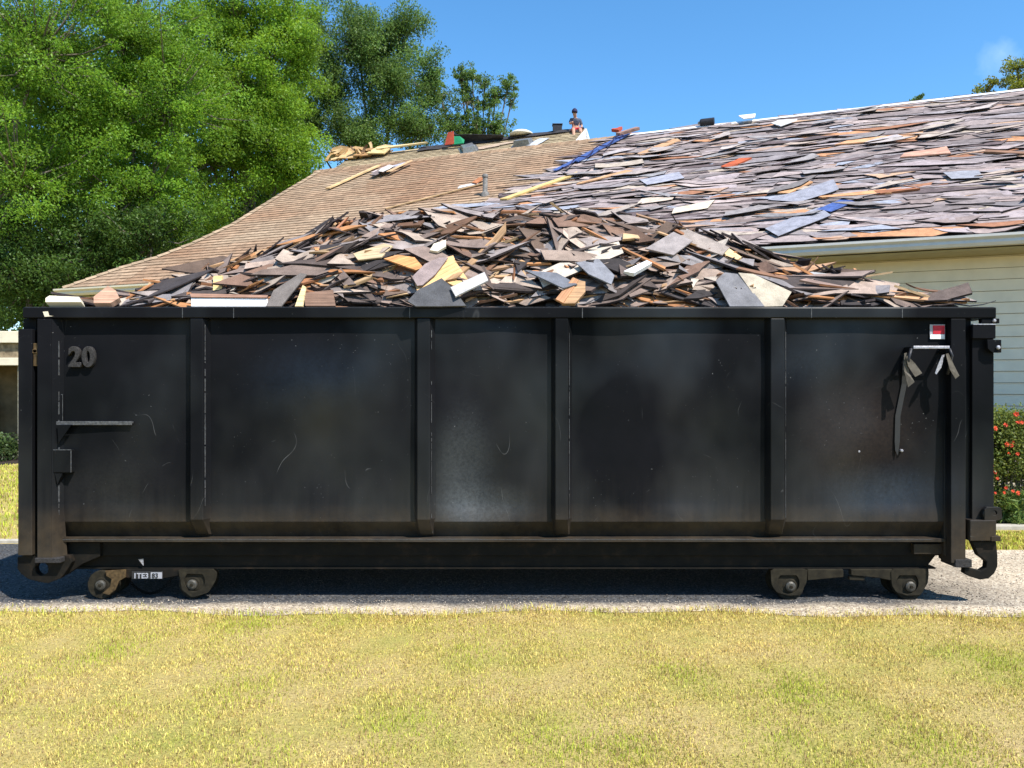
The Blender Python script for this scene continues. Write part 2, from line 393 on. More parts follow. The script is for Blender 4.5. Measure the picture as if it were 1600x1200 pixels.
# loose stones on the driveway
def stones(name, n, x0, x1, yf, label):
    x = NR.uniform(x0, x1, n); y = yf(x, NR.random(n)); r = NR.uniform(.002, .0075, n)
    base = np.array([(1, 0, 0), (0, 1, 0), (-1, 0, 0), (0, -1, 0), (0, 0, .8), (0, 0, -.6)])
    co = (base[None] * NR.uniform(.6, 1.2, (n, 6, 1)) * r[:, None, None]) + np.column_stack([x, y, .004 + r * .3])[:, None]
    fa = np.array([(0, 1, 4), (1, 2, 4), (2, 3, 4), (3, 0, 4), (1, 0, 5), (2, 1, 5), (3, 2, 5), (0, 3, 5)])
    f = (fa[None] + np.arange(n)[:, None, None] * 6).reshape(-1, 3)
    v = NR.uniform(.14, .55, n) * np.where((y > 5.45) & (x < 3.3), .22, 1.0)  # stones under and left of the container darkened to stand for its shade
    t = np.repeat(np.column_stack([v * 1.1, v * .92, v * .72]), 6, 0)
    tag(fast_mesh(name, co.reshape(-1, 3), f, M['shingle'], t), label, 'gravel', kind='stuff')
stones('gravel', 16000, -4.6, 5.2, lambda x, k: front_edge(x) + .01 + (k ** 1.6) * (2.0), 'loose beige gravel stones scattered over the driveway')

def lawn(name, n, x0, x1, yfun, label, hmin, hmax, w, seed, g0=.31):
    r = np.random.default_rng(seed)
    x = r.uniform(x0, x1, n); y = yfun(x, r.random(n), r)
    cl = noise2(x, y, seed + 1, 7.0); pat = .55 * noise2(x, y, seed + 2, 1.6) + .75 * noise2(x, y, seed + 3, 6.5)
    keep = r.random(n) < np.clip(.72 + .5 * cl, .12, 1)
    x, y, cl, pat = x[keep], y[keep], cl[keep], pat[keep]; n = len(x)
    # a few lusher tufts
    tuft = np.zeros(n)
    for tx, ty, tr in ((1.72, 3.15, .22), (-.45, 3.5, .17), (-2.2, 4.4, .2), (1.4, 3.9, .2), (.22, 3.35, .2), (.45, 3.25, .12), (-1.3, 3.8, .2), (-2.6, 3.6, .25), (2.5, 4.3, .25), (-.2, 4.4, .2), (-1.6, 4.9, .2), (.9, 4.1, .15), (1.1, 3.4, .14), (-1.0, 3.2, .15)):
        tuft = np.maximum(tuft, np.exp(-((x - tx) ** 2 + ((y - ty) * .8) ** 2) / tr ** 2))
    green = np.clip(g0 + .36 * pat + .70 * tuft + r.normal(0, .26, n), 0, 1)
    h = r.uniform(hmin, hmax, n) * (1 + .35 * tuft) * (1 + .3 * cl); a = r.uniform(0, 2 * np.pi, n)
    lean = r.uniform(.12, .85, n) * (1.25 - green * .6); la = r.uniform(0, 2 * np.pi, n)
    ww = w * r.uniform(.6, 1.3, n)
    bx_, by_ = np.cos(a) * ww, np.sin(a) * ww
    p0 = np.column_stack([x, y, np.zeros(n)])
    mid = p0 + np.column_stack([np.cos(la) * lean * h * .35, np.sin(la) * lean * h * .35, h * .6])
    tip = p0 + np.column_stack([np.cos(la) * lean * h * 1.0, np.sin(la) * lean * h * 1.0, h * (1.0 - .35 * lean)])
    off = np.column_stack([bx_, by_, np.zeros(n)])
    co = np.stack([p0 - off, p0 + off, mid + off * .75, mid - off * .75, tip], 1).reshape(-1, 3)
    i = np.arange(n) * 5
    qd = np.column_stack([i, i + 1, i + 2, i + 3]); tr = np.column_stack([i + 3, i + 2, i + 4])
    straw = np.array([.80, .62, .21]); gr = np.array([.46, .54, .06]); br = np.array([.34, .22, .10])
    c = straw * (1 - green[:, None]) + gr * green[:, None]
    bmask = (r.random(n) < .2)[:, None]; c = np.where(bmask, br, c)
    c = c * r.uniform(.5, 1.25, (n, 1))
    t = np.repeat(c, 5, 0)
    return tag(fast_mesh(name, co, qd, M['grassm'], t, tri=tr), label, 'grass', kind='stuff')
def yf_front(x, k, r):
    y = 2.1 + (k ** 1.25) * 3.2
    e = front_edge(x) + .05 * noise2(x, x * 0 + 1.3, 90, 4.0) + np.abs(r.normal(0, .07, len(x))) * np.sign(r.random(len(x)) - .5)
    return np.minimum(y, e - np.abs(r.normal(0, .12, len(x))) * (y > e))
lawn('front_lawn_grass', 420000, -4.3, 4.3, yf_front, 'dry yellow green mown grass across the foreground lawn', .007, .020, .0016, 21)
lawn('far_lawn_grass', 50000, -13.5, -4.3, lambda x, k, r: back_edge(x) + .05 + k * 7.0, 'sunlit green lawn beyond the driveway at the left edge', .03, .06, .006, 31, .75)
lawn('side_lawn_grass', 26000, 3.9, 8, lambda x, k, r: back_edge(x) + .03 + k * .85, 'thin strip of lawn between driveway and rose bushes at right', .02, .045, .004, 41, .7)
k_ = MB(); k_.box(3.0, 12, 8.10, 8.22, -.02, .045); tag(k_.build('kerb_edging', M['concrete'], bevel=.008), kind='structure')
k_ = MB(); k_.box(-16, -4.2, 7.43, 7.50, -.02, .03); tag(k_.build('lawn_edging', M['concrete'], bevel=.008), kind='structure')
k_ = MB(); k_.add([(-16, 14.6, .004), (-9.2, 14.6, .004), (-9.2, 17.1, .004), (-16, 17.1, .004)], [(0, 1, 2, 3)]); tag(k_.build('planting_bed', M['mound']), kind='structure')
k_ = MB(); k_.add([(3, 8.22, .004), (12, 8.22, .004), (12, 9.0, .004), (3, 9.3, .004)], [(0, 1, 2, 3)]); tag(k_.build('planting_bed', M['mound']), kind='structure')

# ------------------------------------------------------------------ house geometry
D = Vector((-.9321, .3621, 0)); NN = Vector((.3621, .9321, 0)); UP = Vector((0, 0, 1))
E0 = Vector((5.95, 9.30, 3.251)); PITCH = math.atan(3.357 / 5.5)
MS = NN * math.cos(PITCH) + UP * math.sin(PITCH); RN = D.cross(MS); RN = RN if RN.z > 0 else -RN
SR = math.hypot(3.357, 5.5)
def RP(t, s, h=0): return E0 + D * t + MS * s + RN * h
def roof_hit(u, v):
    r = ray(u, v); o = Vector((0, 0, EYE)); k = (E0 - o).dot(RN) / r.dot(RN); p = o + r * k - E0
    return p.dot(D), p.dot(MS)
R2_P = math.atan(.625); n_r2 = 22.0; z_r2 = EYE + 7.24
MS2 = NN * math.cos(R2_P) + UP * math.sin(R2_P); RN2 = D.cross(MS2); RN2 = RN2 if RN2.z > 0 else -RN2
def on_ray_n(u, n): r = ray(u, 600); return r * (n / (NN.dot(r)))
pr = on_ray_n(915, n_r2); pl = on_ray_n(548, n_r2)
E2 = Vector((pr.x, pr.y, z_r2)); L2 = (Vector((pl.x, pl.y, 0)) - Vector((pr.x, pr.y, 0))).length
def RP2(t, s, h=0): return E2 + D * t - MS2 * s + RN2 * h          # s measured down from the ridge
def roof2_hit(u, v):
    r = ray(u, v); o = Vector((0, 0, EYE)); k = (E2 - o).dot(RN2) / r.dot(RN2); p = o + r * k - E2
    return p.dot(D), -p.dot(MS2)

house = empty('house', (0, 12.0, 0)); tag(house, 'long low house, tan shingle roof at left and torn grey shingle roof at right', 'house')
T_R = -3.6
hip = [(109, 445), (187, 420), (246, 402.5), (301, 381), (362, 352), (441, 303), (502, 266.5)]
hip_ts = [roof_hit(u, v) for u, v in hip]
hip_ts[0] = (hip_ts[0][0], 0.0); hip_ts[-1] = (hip_ts[-1][0], SR)
HS = [s for t, s in hip_ts]; HT = [t for t, s in hip_ts]
def hip_t(s): return float(np.interp(s, HS, HT))
bnd = [(640, 392), (700, 360), (820, 309), (900, 262), (1000, 208)]
b_ts = sorted([roof_hit(u, v) for u, v in bnd], key=lambda a: a[1])
def bnd_t(s): return float(np.interp(s, [a[1] for a in b_ts], [a[0] for a in b_ts]))
if b_ts[0][1] > 0: b_ts.insert(0, (b_ts[0][0] + .8 * b_ts[0][1], 0.0))

rw = 2 * SR * math.cos(PITCH)
def back_pt(t, s): # point mirrored onto the rear slope
    p = RP(t, s); return p + NN * (rw - 2 * s * math.cos(PITCH))
rf = MB()
fr = [RP(T_R, 0)] + [RP(t, s) for t, s in hip_ts] + [RP(T_R, SR)]
rf.add([p - RN * .02 for p in fr], [tuple(range(len(fr)))])
bk = [back_pt(T_R, 0)] + [back_pt(t, s) for t, s in hip_ts] + [back_pt(T_R, SR)]
rf.add(bk, [tuple(range(len(bk)))[::-1]])
for i in range(len(hip_ts) - 1):
    a, b = hip_ts[i], hip_ts[i + 1]
    rf.add([RP(*a), RP(*b), back_pt(*b), back_pt(*a)], [(0, 1, 2, 3)])
rf.add([RP(T_R, 0), RP(T_R, SR), back_pt(T_R, 0)], [(0, 1, 2)])
roof = rf.build('roof', M['deck'], house)
# soffit
WN = .55
sb = MB(); z0 = E0.z - .16
tl = HT[0]
for (ta, tb) in ((T_R, tl),):
    a = E0 + D * ta; b = E0 + D * tb
    pts = []
    for p, off in ((a, .03), (b, .03), (b, WN + .05), (a, WN + .05)):
        q_ = p + NN * off; pts.append((q_.x, q_.y, z0 - .02))
    sb.hexa(pts + [(x, y, z + .02) for x, y, z in pts])
sb.build('soffit', M['soffit'], house)

def along(mb, t0, t1, n0, n1, za, zb, tint=(1, 1, 1)):
    P = []
    for z in (za, zb):
        for t, n in ((t0, n0), (t1, n0), (t1, n1), (t0, n1)):
            q_ = E0 + D * t + NN * n; P.append((q_.x, q_.y, z))
    return mb.hexa(P, tint)
# fascia, gutters (grey right half, cream left half)
fa = MB(); along(fa, T_R, tl - .05, 0.0, .025, E0.z - .15, E0.z - .012); fa.build('fascia', M['soffit'], house)
def gutter(ta, tb, mat, label):
    prof = [(0, 0), (0, -.13), (-.075, -.13), (-.10, -.095), (-.088, -.06), (-.125, -.03), (-.125, 0.0), (-.118, 0.0), (-.118, -.026), (-.012, -.12), (-.012, 0)]
    n = len(prof); vsx = []
    for t in (ta, tb):
        for a, b in prof:
            q_ = E0 + D * t + NN * (a - .004); vsx.append((q_.x, q_.y, E0.z - .018 + b))
    m = MB(); m.add(vsx, [((i + 1) % n, i, n + i, n + (i + 1) % n) for i in range(n)] + [tuple(range(n)), tuple(range(2 * n - 1, n - 1, -1))])
    o = m.build('gutter', mat, house); o['label'] = label
tm = roof_hit(700, 416)[0]
gutter(T_R, tm, M['gutter'], 'pale grey gutter under the torn grey roof'); gutter(tm + .002, tl + .10, M['cream'], 'cream gutter under the tan roof at left')
# walls
wall = MB(); along(wall, T_R + .3, tl - .55, WN + .03, WN + .23, 0, E0.z - .165)
for t in (T_R + .3, tl - .75):
    along(wall, t, t + .2, WN + .231, rw - WN, 0, E0.z - .165)
along(wall, T_R + .3, tl - .55, rw - WN + .001, rw - WN + .2, 0, E0.z - .165)
wallo = wall.build('wall', M['deck'], house)
z = .22; row = 0
while z < E0.z - .30:
    sbm = MB(); P = []
    for t, dn in ((T_R + .25, 0), (tl - .52, 0)):
        for n, zz in ((WN + .0, z), (WN + .016, z + .137), (WN + .029, z + .137), (WN + .029, z)):
            q_ = E0 + D * t + NN * n; P.append((q_.x, q_.y, zz))
    sbm.add(P, [(0, 1, 2, 3), (7, 6, 5, 4), (0, 4, 5, 1), (1, 5, 6, 2), (2, 6, 7, 3), (3, 7, 4, 0)])
    sbm.build('siding_board', M['siding'], wallo); z += .142; row += 1
fb = MB(); along(fb, T_R + .25, tl - .52, WN - .004, WN + .0285, z, E0.z - .185); fb.build('frieze_board', M['siding'], wallo)
fd = MB(); along(fd, T_R + .25, tl - .52, WN + .006, WN + .0285, 0, .215); fd.build('foundation_band', M['concrete'], wallo)

# ---- tan shingle courses (front roof)
def tan_courses(hostroof, RPf, s0, s1, tlo, thi, expo, tab, seed, col, keep_parts, yellow=0, down=False):
    r = random.Random(seed); items = []
    s = s0; row = 0
    while s < s1:
        a, b = tlo(s), thi(s); t = a + r.uniform(-tab, 0)
        while t < b:
            L_ = tab * r.uniform(.6, 1.3); t0 = max(t, a); t1 = min(t + L_ - .006, b + r.uniform(-.03, .01))
            if t1 - t0 > .03:
                th = .004 + r.random() ** 2 * .005; e = r.uniform(-.004, .004); k = r.uniform(.84, 1.12)
                # staining patches in the brown, sandy colour of the shingle itself
                pn = float(noise2(np.array([t]), np.array([s * 1.6]), 77, 1.1)[0]); w = max(0, min(1, .35 + .6 * pn)) * (1 - yellow)
                c = [col[i] * (1 - w) + (.30, .165, .095)[i] * w for i in range(3)]
                c = tuple(x * k for x in c)
                if down: lo, hi = s + e, s - expo * 1.25
                else: lo, hi = s + e, s + expo * 1.25
                P = [RPf(t0, lo, 0.004), RPf(t1, lo, 0.004), RPf(t1, hi, .001), RPf(t0, hi, .001),
                     RPf(t0, lo, .012 + th), RPf(t1, lo, .012 + th), RPf(t1, hi, .003), RPf(t0, hi, .003)]
                items.append((P, c))
            t += L_
        s += expo; row += 1
    return items
HF = [(0, 1, 5, 4), (1, 2, 6, 5), (3, 0, 4, 7), (4, 5, 6, 7)]
tan = tan_courses(roof, RP, 0.0, SR - .02, lambda s: bnd_t(s) - .5, hip_t, .145, .42, 3, (.355, .255, .17), 150)
random.Random(2).shuffle(tan)
mbs = MB()
for i, (P, c) in enumerate(tan):
    if i < 120: MB().add(P, HF, c, None, [2, 1, 1, 0]).build('shingle', [M['shingle'], M['core'], M['tancore']], roof)
    else: mbs.add(P, HF, c, None, [2, 1, 1, 0])
o = mbs.build('shingle', [M['shingle'], M['core'], M['tancore']], roof); o['kind'] = 'stuff'
# ridge and hip caps
rc = MB()
for i in range(len(hip_ts) - 1):
    a, b = RP(*hip_ts[i], .012), RP(*hip_ts[i + 1], .012); d_ = (b - a).normalized(); sd_ = d_.cross(RN).normalized(); n = max(1, int((b - a).length / .2))
    for k in range(n):
        p = a.lerp(b, k / n); q_ = a.lerp(b, (k + 1.25) / n); kk = R.uniform(.75, 1.1); wv = sd_ * .11
        outw = wv if wv.dot(D) > 0 else -wv
        rc.add([p - outw + RN * .018, p + RN * .035, p + outw * .9 - UP * .05, q_ - outw + RN * .004, q_ + RN * .02, q_ + outw * .9 - UP * .06], [(0, 1, 4, 3), (1, 2, 5, 4)], (.36 * kk, .26 * kk, .17 * kk))
t = bnd_t(SR) - .4
while t < HT[-1]:
    kk = R.uniform(.75, 1.1)
    a = RP(t, SR - .12, .02); b = RP(t, SR, .05); c = b + NN * .14 - UP * .1; dt = D * .25
    rc.add([a, b, c, a + dt - RN * .012, b + dt - RN * .012, c + dt], [(0, 1, 4, 3), (1, 2, 5, 4)], (.33 * kk, .22 * kk, .14 * kk)); t += .2
o = rc.build('ridge_cap', M['shingle'], roof); o['kind'] = 'stuff'

# ---- rear wing roof
r2 = MB()
SL2 = 5.0
A = [RP2(0, 0), RP2(L2, 0), RP2(L2, SL2), RP2(0, SL2)]
back2 = lambda p: p + NN * 2 * (n_r2 - NN.dot(Vector((p.x, p.y, 0))))
r2.add([p - RN2 * .03 for p in A], [(0, 1, 2, 3)]); B_ = [back2(p) for p in A]; r2.add(B_, [(0, 1, 2, 3)])
rear = r2.build('rear_roof', M['deck'], house)
ra_ = tan_courses(rear, RP2, 1.9, .05, None, None, .15, .42, 9, (.50, .41, .26), 0) if False else []
s = 2.6; rr = random.Random(8); mbs = MB(); cnt = 0
while s > .02:
    t = -.02 + rr.uniform(-.2, 0)
    while t < L2:
        L_ = .42 * rr.uniform(.6, 1.3); t0 = max(t, 0); t1 = min(t + L_ - .006, L2)
        if t1 > t0 + .03:
            k = rr.uniform(.8, 1.15); c = (.43 * k, .345 * k, .22 * k); e = rr.uniform(-.006, .006); th = .008 + rr.random() * .01
            P = [RP2(t0, s + e, .0), RP2(t1, s + e, .0), RP2(t1, s - .18, .001), RP2(t0, s - .18, .001), RP2(t0, s + e, .012 + th), RP2(t1, s + e, .012 + th), RP2(t1, s - .18, .003), RP2(t0, s - .18, .003)]
            if s < 1.4 and cnt < 100 and rr.random() < .3: MB().add(P, HF, c, None, [2, 1, 1, 0]).build('shingle', [M['shingle'], M['core'], M['tancore']], rear); cnt += 1
            else: mbs.add(P, HF, c, None, [2, 1, 1, 0])
        t += L_
    s -= .15
o = mbs.build('shingle', [M['shingle'], M['core'], M['tancore']], rear); o['kind'] = 'stuff'
# gable end at the right of the rear wing: wall, rake boards, soffit
gw = MB(); p0, p1, p2 = RP2(.45, .1, -.12), RP2(.45, SL2, -.12), back2(RP2(.45, SL2, -.12))
gw.add([p0, p1, p2, (p1.x, p1.y, 0), (p2.x, p2.y, 0)], [(0, 1, 3, 4, 2)])
q0, q1, q2 = RP2(L2 - .45, .1, -.12), RP2(L2 - .45, SL2, -.12), back2(RP2(L2 - .45, SL2, -.12))
gw.add([q0, q1, q2, (q1.x, q1.y, 0), (q2.x, q2.y, 0)], [(0, 2, 4, 3, 1)])
gw.add([(p1.x, p1.y, 0), (q1.x, q1.y, 0), tuple(q1), tuple(p1)], [(0, 1, 2, 3)]); gw.add([(p2.x, p2.y, 0), (q2.x, q2.y, 0), tuple(q2), tuple(p2)], [(0, 1, 2, 3)])
gw.build('rear_wall', M['gutter'], house)
for side in (0, 1):
    m = MB(); f_ = (lambda p: p) if side == 0 else back2
    a = [f_(RP2(-.03, 0, .03)), f_(RP2(-.03, SL2, .03)), f_(RP2(-.03, SL2, -.2)), f_(RP2(-.03, 0, -.24))]
    m.add([tuple(x) for x in a] + [tuple(x + D * .03) for x in a], [(0, 1, 2, 3), (7, 6, 5, 4), (0, 4, 5, 1), (1, 5, 6, 2), (2, 6, 7, 3), (3, 7, 4, 0)])
    m.build('rake_board', M['white'], house)
    m = MB(); a = [f_(RP2(.001, .05, -.10)), f_(RP2(.001, SL2, -.10)), f_(RP2(.46, SL2, -.10)), f_(RP2(.46, .05, -.10))]
    m.add([tuple(x) for x in a] + [tuple(x + UP * .03) for x in a], [(0, 1, 2, 3), (7, 6, 5, 4), (0, 4, 5, 1), (1, 5, 6, 2), (2, 6, 7, 3), (3, 7, 4, 0)])
    m.build('soffit', M['gutter'], house)
m = MB(); c0 = RP2(.40, 1.15, -.2) + NN * .95
m.box(-.03, .03, -.3, .3, -.28, .22); o = m.build('attic_vent', M['black'], house, org=(0, 0, 0)); o.matrix_basis = parent_inv(house).inverted().inverted() @ Matrix.Translation(c0) @ Matrix.Rotation(math.atan2(D.y, D.x), 4, 'Z'); o.matrix_parent_inverse = Matrix.Identity(4)
o.matrix_parent_inverse = parent_inv(house); o.matrix_basis = Matrix.Translation(c0) @ Matrix.Rotation(math.atan2(-D.y, -D.x), 4, 'Z')
# torn tar paper strip on the rear ridge
m = MB(); K = 14; vv = []; 
for i in range(K + 1):
    t = .05 + (L2 - 2.6) * i / K; lo = R.uniform(.12, .42)
    vv += [RP2(t, lo, .035 + R.uniform(0, .03)), RP2(t, -.02, .06 + R.uniform(0, .04)), RP2(t, -.02, .02) + NN * .25 - UP * .12]
m.add(vv, [(3 * i + j, 3 * i + 3 + j, 3 * i + 4 + j, 3 * i + 1 + j) for i in range(K) for j in (0, 1)]); m.build('tar_paper', M['tar'], rear)

# ------------------------------------------------------------------ shards
def shard(r, L, Wd, T, jag=.06, taper=(1, 1), bend=0, twist=0, K=4, skew=.15):
    v = []; g = []; go = (r.uniform(0, 50), r.uniform(0, 50), 0)
    sk0, sk1 = r.uniform(-skew, skew) * Wd, r.uniform(-skew, skew) * Wd
    for i in range(K + 1):
        f_ = i / K; x = -L / 2 + L * f_; w = Wd / 2 * (taper[0] + (taper[1] - taper[0]) * f_)
        a = w * (1 + r.uniform(-jag, jag)); b = w * (1 + r.uniform(-jag, jag)); sk = sk0 * (1 - f_) + sk1 * f_
        xi = r.uniform(-jag, jag) * L / K if 0 < i < K else 0
        if i in (0, K) : xi = r.uniform(-jag, jag) * L * .5
        for y, sg in ((-a, -1), (b, 1)):
            zz = bend * ((2 * f_ - 1) ** 2) * L + twist * y * (f_ - .5); xx = x + xi + sk * sg
            v.append((xx, y, zz + T / 2)); v.append((xx, y, zz - T / 2))
            g += [(xx + go[0], y + go[1], 0), (xx + go[0], y + go[1], T)]
    fs = []
    for i in range(K):
        a = 4 * i; b = a + 4
        fs += [(a, b, b + 2, a + 2), (a + 1, a + 3, b + 3, b + 1), (a, a + 1, b + 1, b), (a + 2, b + 2, b + 3, a + 3)]
    fs += [(0, 2, 3, 1), (4 * K, 4 * K + 1, 4 * K + 3, 4 * K + 2)]
    return v, fs, g
def frame(p, xd, nd):
    xd = xd.normalized(); nd = (nd - xd * nd.dot(xd)).normalized(); y = nd.cross(xd)
    return Matrix(((xd.x, y.x, nd.x, p.x), (xd.y, y.y, nd.y, p.y), (xd.z, y.z, nd.z, p.z), (0, 0, 0, 1)))
MI = ([0, 1, 1, 1] * 4) + [1, 1]
def smi(fs): return ([0, 1, 1, 1] * ((len(fs) - 2) // 4)) + [1, 1]
def shard_obj(name, sh, mat, M4, tint, parent=None):
    v, fs, g = sh; m = MB()
    if mat is M['shingle']: mat = [mat, M['core']]
    m.add(v, fs, tint, g, smi(fs) if isinstance(mat, list) else 0)
    o = m.build(name, mat, None, org=(0, 0, 0)); o.matrix_basis = M4; place(o, parent); return o

# ---- torn grey shingle roof: courses of broken, slipped shingles
r = random.Random(40); items = []
GREYS = [(.30, .262, .252), (.34, .295, .28), (.26, .235, .232), (.41, .35, .325), (.23, .205, .20), (.33, .275, .255), (.28, .265, .27), (.36, .32, .32)]
s = -.02
while s < SR - .05:
    t = T_R; tb = bnd_t(max(s, 0))
    while t < tb + r.uniform(-.1, .25):
        L_ = r.uniform(.22, .7) if r.random() < .8 else r.uniform(.7, 1.2)
        wid = r.uniform(.16, .32); gap = r.uniform(-.12, -.01)
        c = r.choice(GREYS); k = r.uniform(.58, 1.06); c = (c[0] * k * 1.02, c[1] * k * .95, c[2] * k * .95)
        if r.random() < .06: c = (.40, .33, .27)
        if r.random() < .10: c = r.choice(((.46, .23, .12), (.38, .25, .18), (.30, .14, .08), (.46, .30, .20)))
        if r.random() < .05: c = (.30, .31, .36)
        if r.random() < .07: c = (.12, .09, .09)
        lift = r.uniform(.02, .045) if r.random() < .7 else r.uniform(.045, .085)
        items.append((t + L_ / 2, s + wid / 2 + r.uniform(-.035, .035), L_, wid, r.gauss(.03, .085), lift, c, r.uniform(-.02, .03), r.random()))
        t += L_ + gap
    s += .122
def roof_piece(it, RPf=RP, extra=0):
    t, s, L_, wid, rot, lift, c, bend, q_ = it
    xd = D * math.cos(rot) + MS * math.sin(rot); yd = MS * math.cos(rot) - D * math.sin(rot)
    nd = (RN * wid - yd * (lift * 1.0)).normalized() if True else RN      # lower edge lifted
    nd = RN + yd * (lift / wid) * .17
    return (shard(r, L_, wid, .013, .13, (r.uniform(.35, 1.15), r.uniform(.35, 1.15)), bend * .8, r.uniform(-.12, .12), 4, 1.5), frame(RPf(t, s, .012 + lift * .5 + extra), xd, nd), c)
def vis_size(it):
    p = RP(it[0], it[1]); u = 800 + F * p.x / p.y
    return (it[2] * it[3]) / p.y ** 2 if -50 < u < 1660 else 0
items.sort(key=vis_size, reverse=True)
gm = MB()
grey_parent = roof
gr_m = MB(); along(gr_m, T_R, T_R + .02, 0, .02, E0.z - .1, E0.z - .05)
torn = empty('torn_roof_covering', (5.0, 10.5, 3.4), house); torn['label'] = 'torn grey shingle covering of the right half of the roof'
for i, it in enumerate(items):
    sh, M4, c = roof_piece(it)
    if i < 290: shard_obj('shingle', sh, M['shingle'], M4, c, torn)
    else: gm.add([tuple(M4 @ Vector(p)) for p in sh[0]], sh[1], c, sh[2], smi(sh[1]))
o = gm.build('shingle', [M['shingle'], M['core']], torn); o['kind'] = 'stuff'
# bright metal drip strip along the torn ridge
m = MB(); a, b = RP(T_R, SR, .05), RP(bnd_t(SR) + .1, SR, .05)
m.add([tuple(x) for x in (a - MS * .11, b - MS * .11, b, a, a + NN * .1 - UP * .08, b + NN * .1 - UP * .08)], [(0, 1, 2, 3), (3, 2, 5, 4)]); m.build('ridge_flashing', M['white'], torn)

# ---- loose scraps lying on the torn roof
GL = 'torn shingle scraps lying loose on the grey roof'
for i in range(56):
    s = r.uniform(.3, SR - .4); t = r.uniform(-.6, bnd_t(s) - .3); L_ = r.uniform(.25, .75); wd = r.uniform(.12, .30)
    rot = r.gauss(.18, .25); c = r.choice(GREYS + [(.38, .30, .25), (.42, .35, .30)]); k = r.uniform(.75, 1.2); c = tuple(x * k for x in c)
    nd = RN + D * r.uniform(-.1, .1) + MS * r.uniform(-.06, .12)
    xd = D * -math.cos(rot) + MS * math.sin(rot)
    o = shard_obj('shingle_scrap', shard(r, L_, wd, .012, .16, (r.uniform(.3, 1), r.uniform(.3, 1.1)), r.uniform(-.02, .04), 0, 4, 1.3), M['shingle'], frame(RP(t, s, .085), xd, nd), c)
    tag(o, 'broken grey shingle scrap lying askew on the torn right roof', 'shingle scrap', GL)

def roof_stick(name, u0, v0, u1, v1, wd, T, mat, col, label, cat, hit=roof_hit, f3=RP, nn=None, lift=.06, taper=(1, 1), jag=.08, bend=0, skew=.3):
    nn = nn or RN
    cl_ = (lambda q: (q[0], min(q[1], SR - .08))) if f3 is RP else (lambda q: (q[0], max(q[1], .08)))
    a = f3(*cl_(hit(u0, v0)), lift); b = f3(*cl_(hit(u1, v1)), lift)
    sh = shard(R, (b - a).length, wd, T, jag, taper, bend, 0, 5, skew)
    o = shard_obj(name, sh, mat, frame((a + b) / 2, b - a, nn), col); tag(o, label, cat); return o
OR = (.50, .24, .11); YW = (.62, .44, .18)
roof_stick('wood_plank', 790, 316, 905, 275, .13, .03, M['wood'], YW, 'long yellow wooden plank across the seam of tan and grey roofs', 'plank')
roof_stick('wood_plank', 514, 298, 592, 263, .10, .03, M['wood'], (.60, .42, .22), 'thin pale plank high on the tan roof at left', 'plank')
roof_stick('wood_plank', 600, 330, 755, 290, .05, .02, M['wood'], (.45, .30, .16), 'thin brown lath lying on the tan roof below the vent pipe', 'plank', lift=.04)
roof_stick('plywood_strip', 1312, 229, 1440, 217, .34, .02, M['wood'], (.60, .32, .17), 'long orange plywood strip high on the grey roof', 'plywood', taper=(.5, 1))
roof_stick('plywood_strip', 1282, 315, 1385, 306, .16, .025, M['wood'], (.58, .29, .14), 'orange wooden strip low on the grey roof above the blue scrap', 'plywood', taper=(.4, 1))
roof_stick('splintered_board', 1370, 308, 1432, 302, .14, .03, M['wood'], (.30, .12, .06), 'dark red brown splintered board beside the low orange strip', 'board', taper=(1, .3))
roof_stick('splintered_board', 1134, 267, 1166, 253, .18, .03, M['wood'], (.45, .10, .04), 'small red broken board in the middle of the grey roof', 'board')
roof_stick('plywood_strip', 1410, 249, 1482, 241, .34, .02, M['wood'], (.50, .28, .20), 'pinkish plywood flake at upper right of the grey roof', 'plywood', taper=(.5, 1))
roof_stick('plywood_strip', 1000, 246, 1062, 222, .24, .02, M['wood'], (.50, .29, .16), 'orange plywood flake near the upper left of the grey roof', 'plywood', taper=(.6, 1))
roof_stick('plywood_strip', 905, 292, 985, 272, .16, .02, M['wood'], (.52, .30, .16), 'orange plywood strip right of the long yellow plank', 'plywood', taper=(.4, 1))
roof_stick('plywood_strip', 1225, 308, 1262, 290, .16, .02, M['wood'], (.55, .30, .15), 'narrow orange plywood piece beside the large slate coloured shingle', 'plywood')
roof_stick('wood_lath', 1540, 243, 1610, 247, .09, .03, M['wood'], (.24, .13, .08), 'dark brown lath on the grey roof at the right edge', 'lath')
roof_stick('blue_tarp', 1288, 337, 1326, 321, .22, .01, M['blue'], (1, 1, 1), 'bright blue tarp scrap tucked under grey shingles', 'tarp', lift=.075)
roof_stick('pale_shingle', 1000, 322, 1055, 314, .30, .01, M['shingle'], (.52, .42, .34), 'pale tan shingle on the grey roof left of its twin', 'shingle', lift=.075, taper=(.8, 1))
roof_stick('pale_shingle', 1052, 337, 1110, 327, .32, .01, M['shingle'], (.60, .50, .38), 'cream diamond shaped shingle low on the grey roof', 'shingle', lift=.075, taper=(.7, 1))
roof_stick('grey_shingle', 1225, 322, 1310, 295, .42, .01, M['shingle'], (.26, .26, .30), 'large slate grey shingle sheet in the middle of the grey roof', 'shingle', lift=.075)
roof_stick('grey_shingle', 1205, 372, 1290, 338, .34, .01, M['shingle'], (.26, .26, .30), 'large slate grey shingle sheet just above the gutter', 'shingle', lift=.075)
roof_stick('grey_shingle', 1005, 292, 1068, 280, .38, .01, M['shingle'], (.30, .30, .35), 'bluish grey shingle sheet at the left of the grey roof', 'shingle', lift=.075)
roof_stick('grey_shingle', 1480, 283, 1530, 280, .32, .01, M['shingle'], (.27, .27, .30), 'grey shingle sheet near the right edge of the roof', 'shingle', lift=.075)
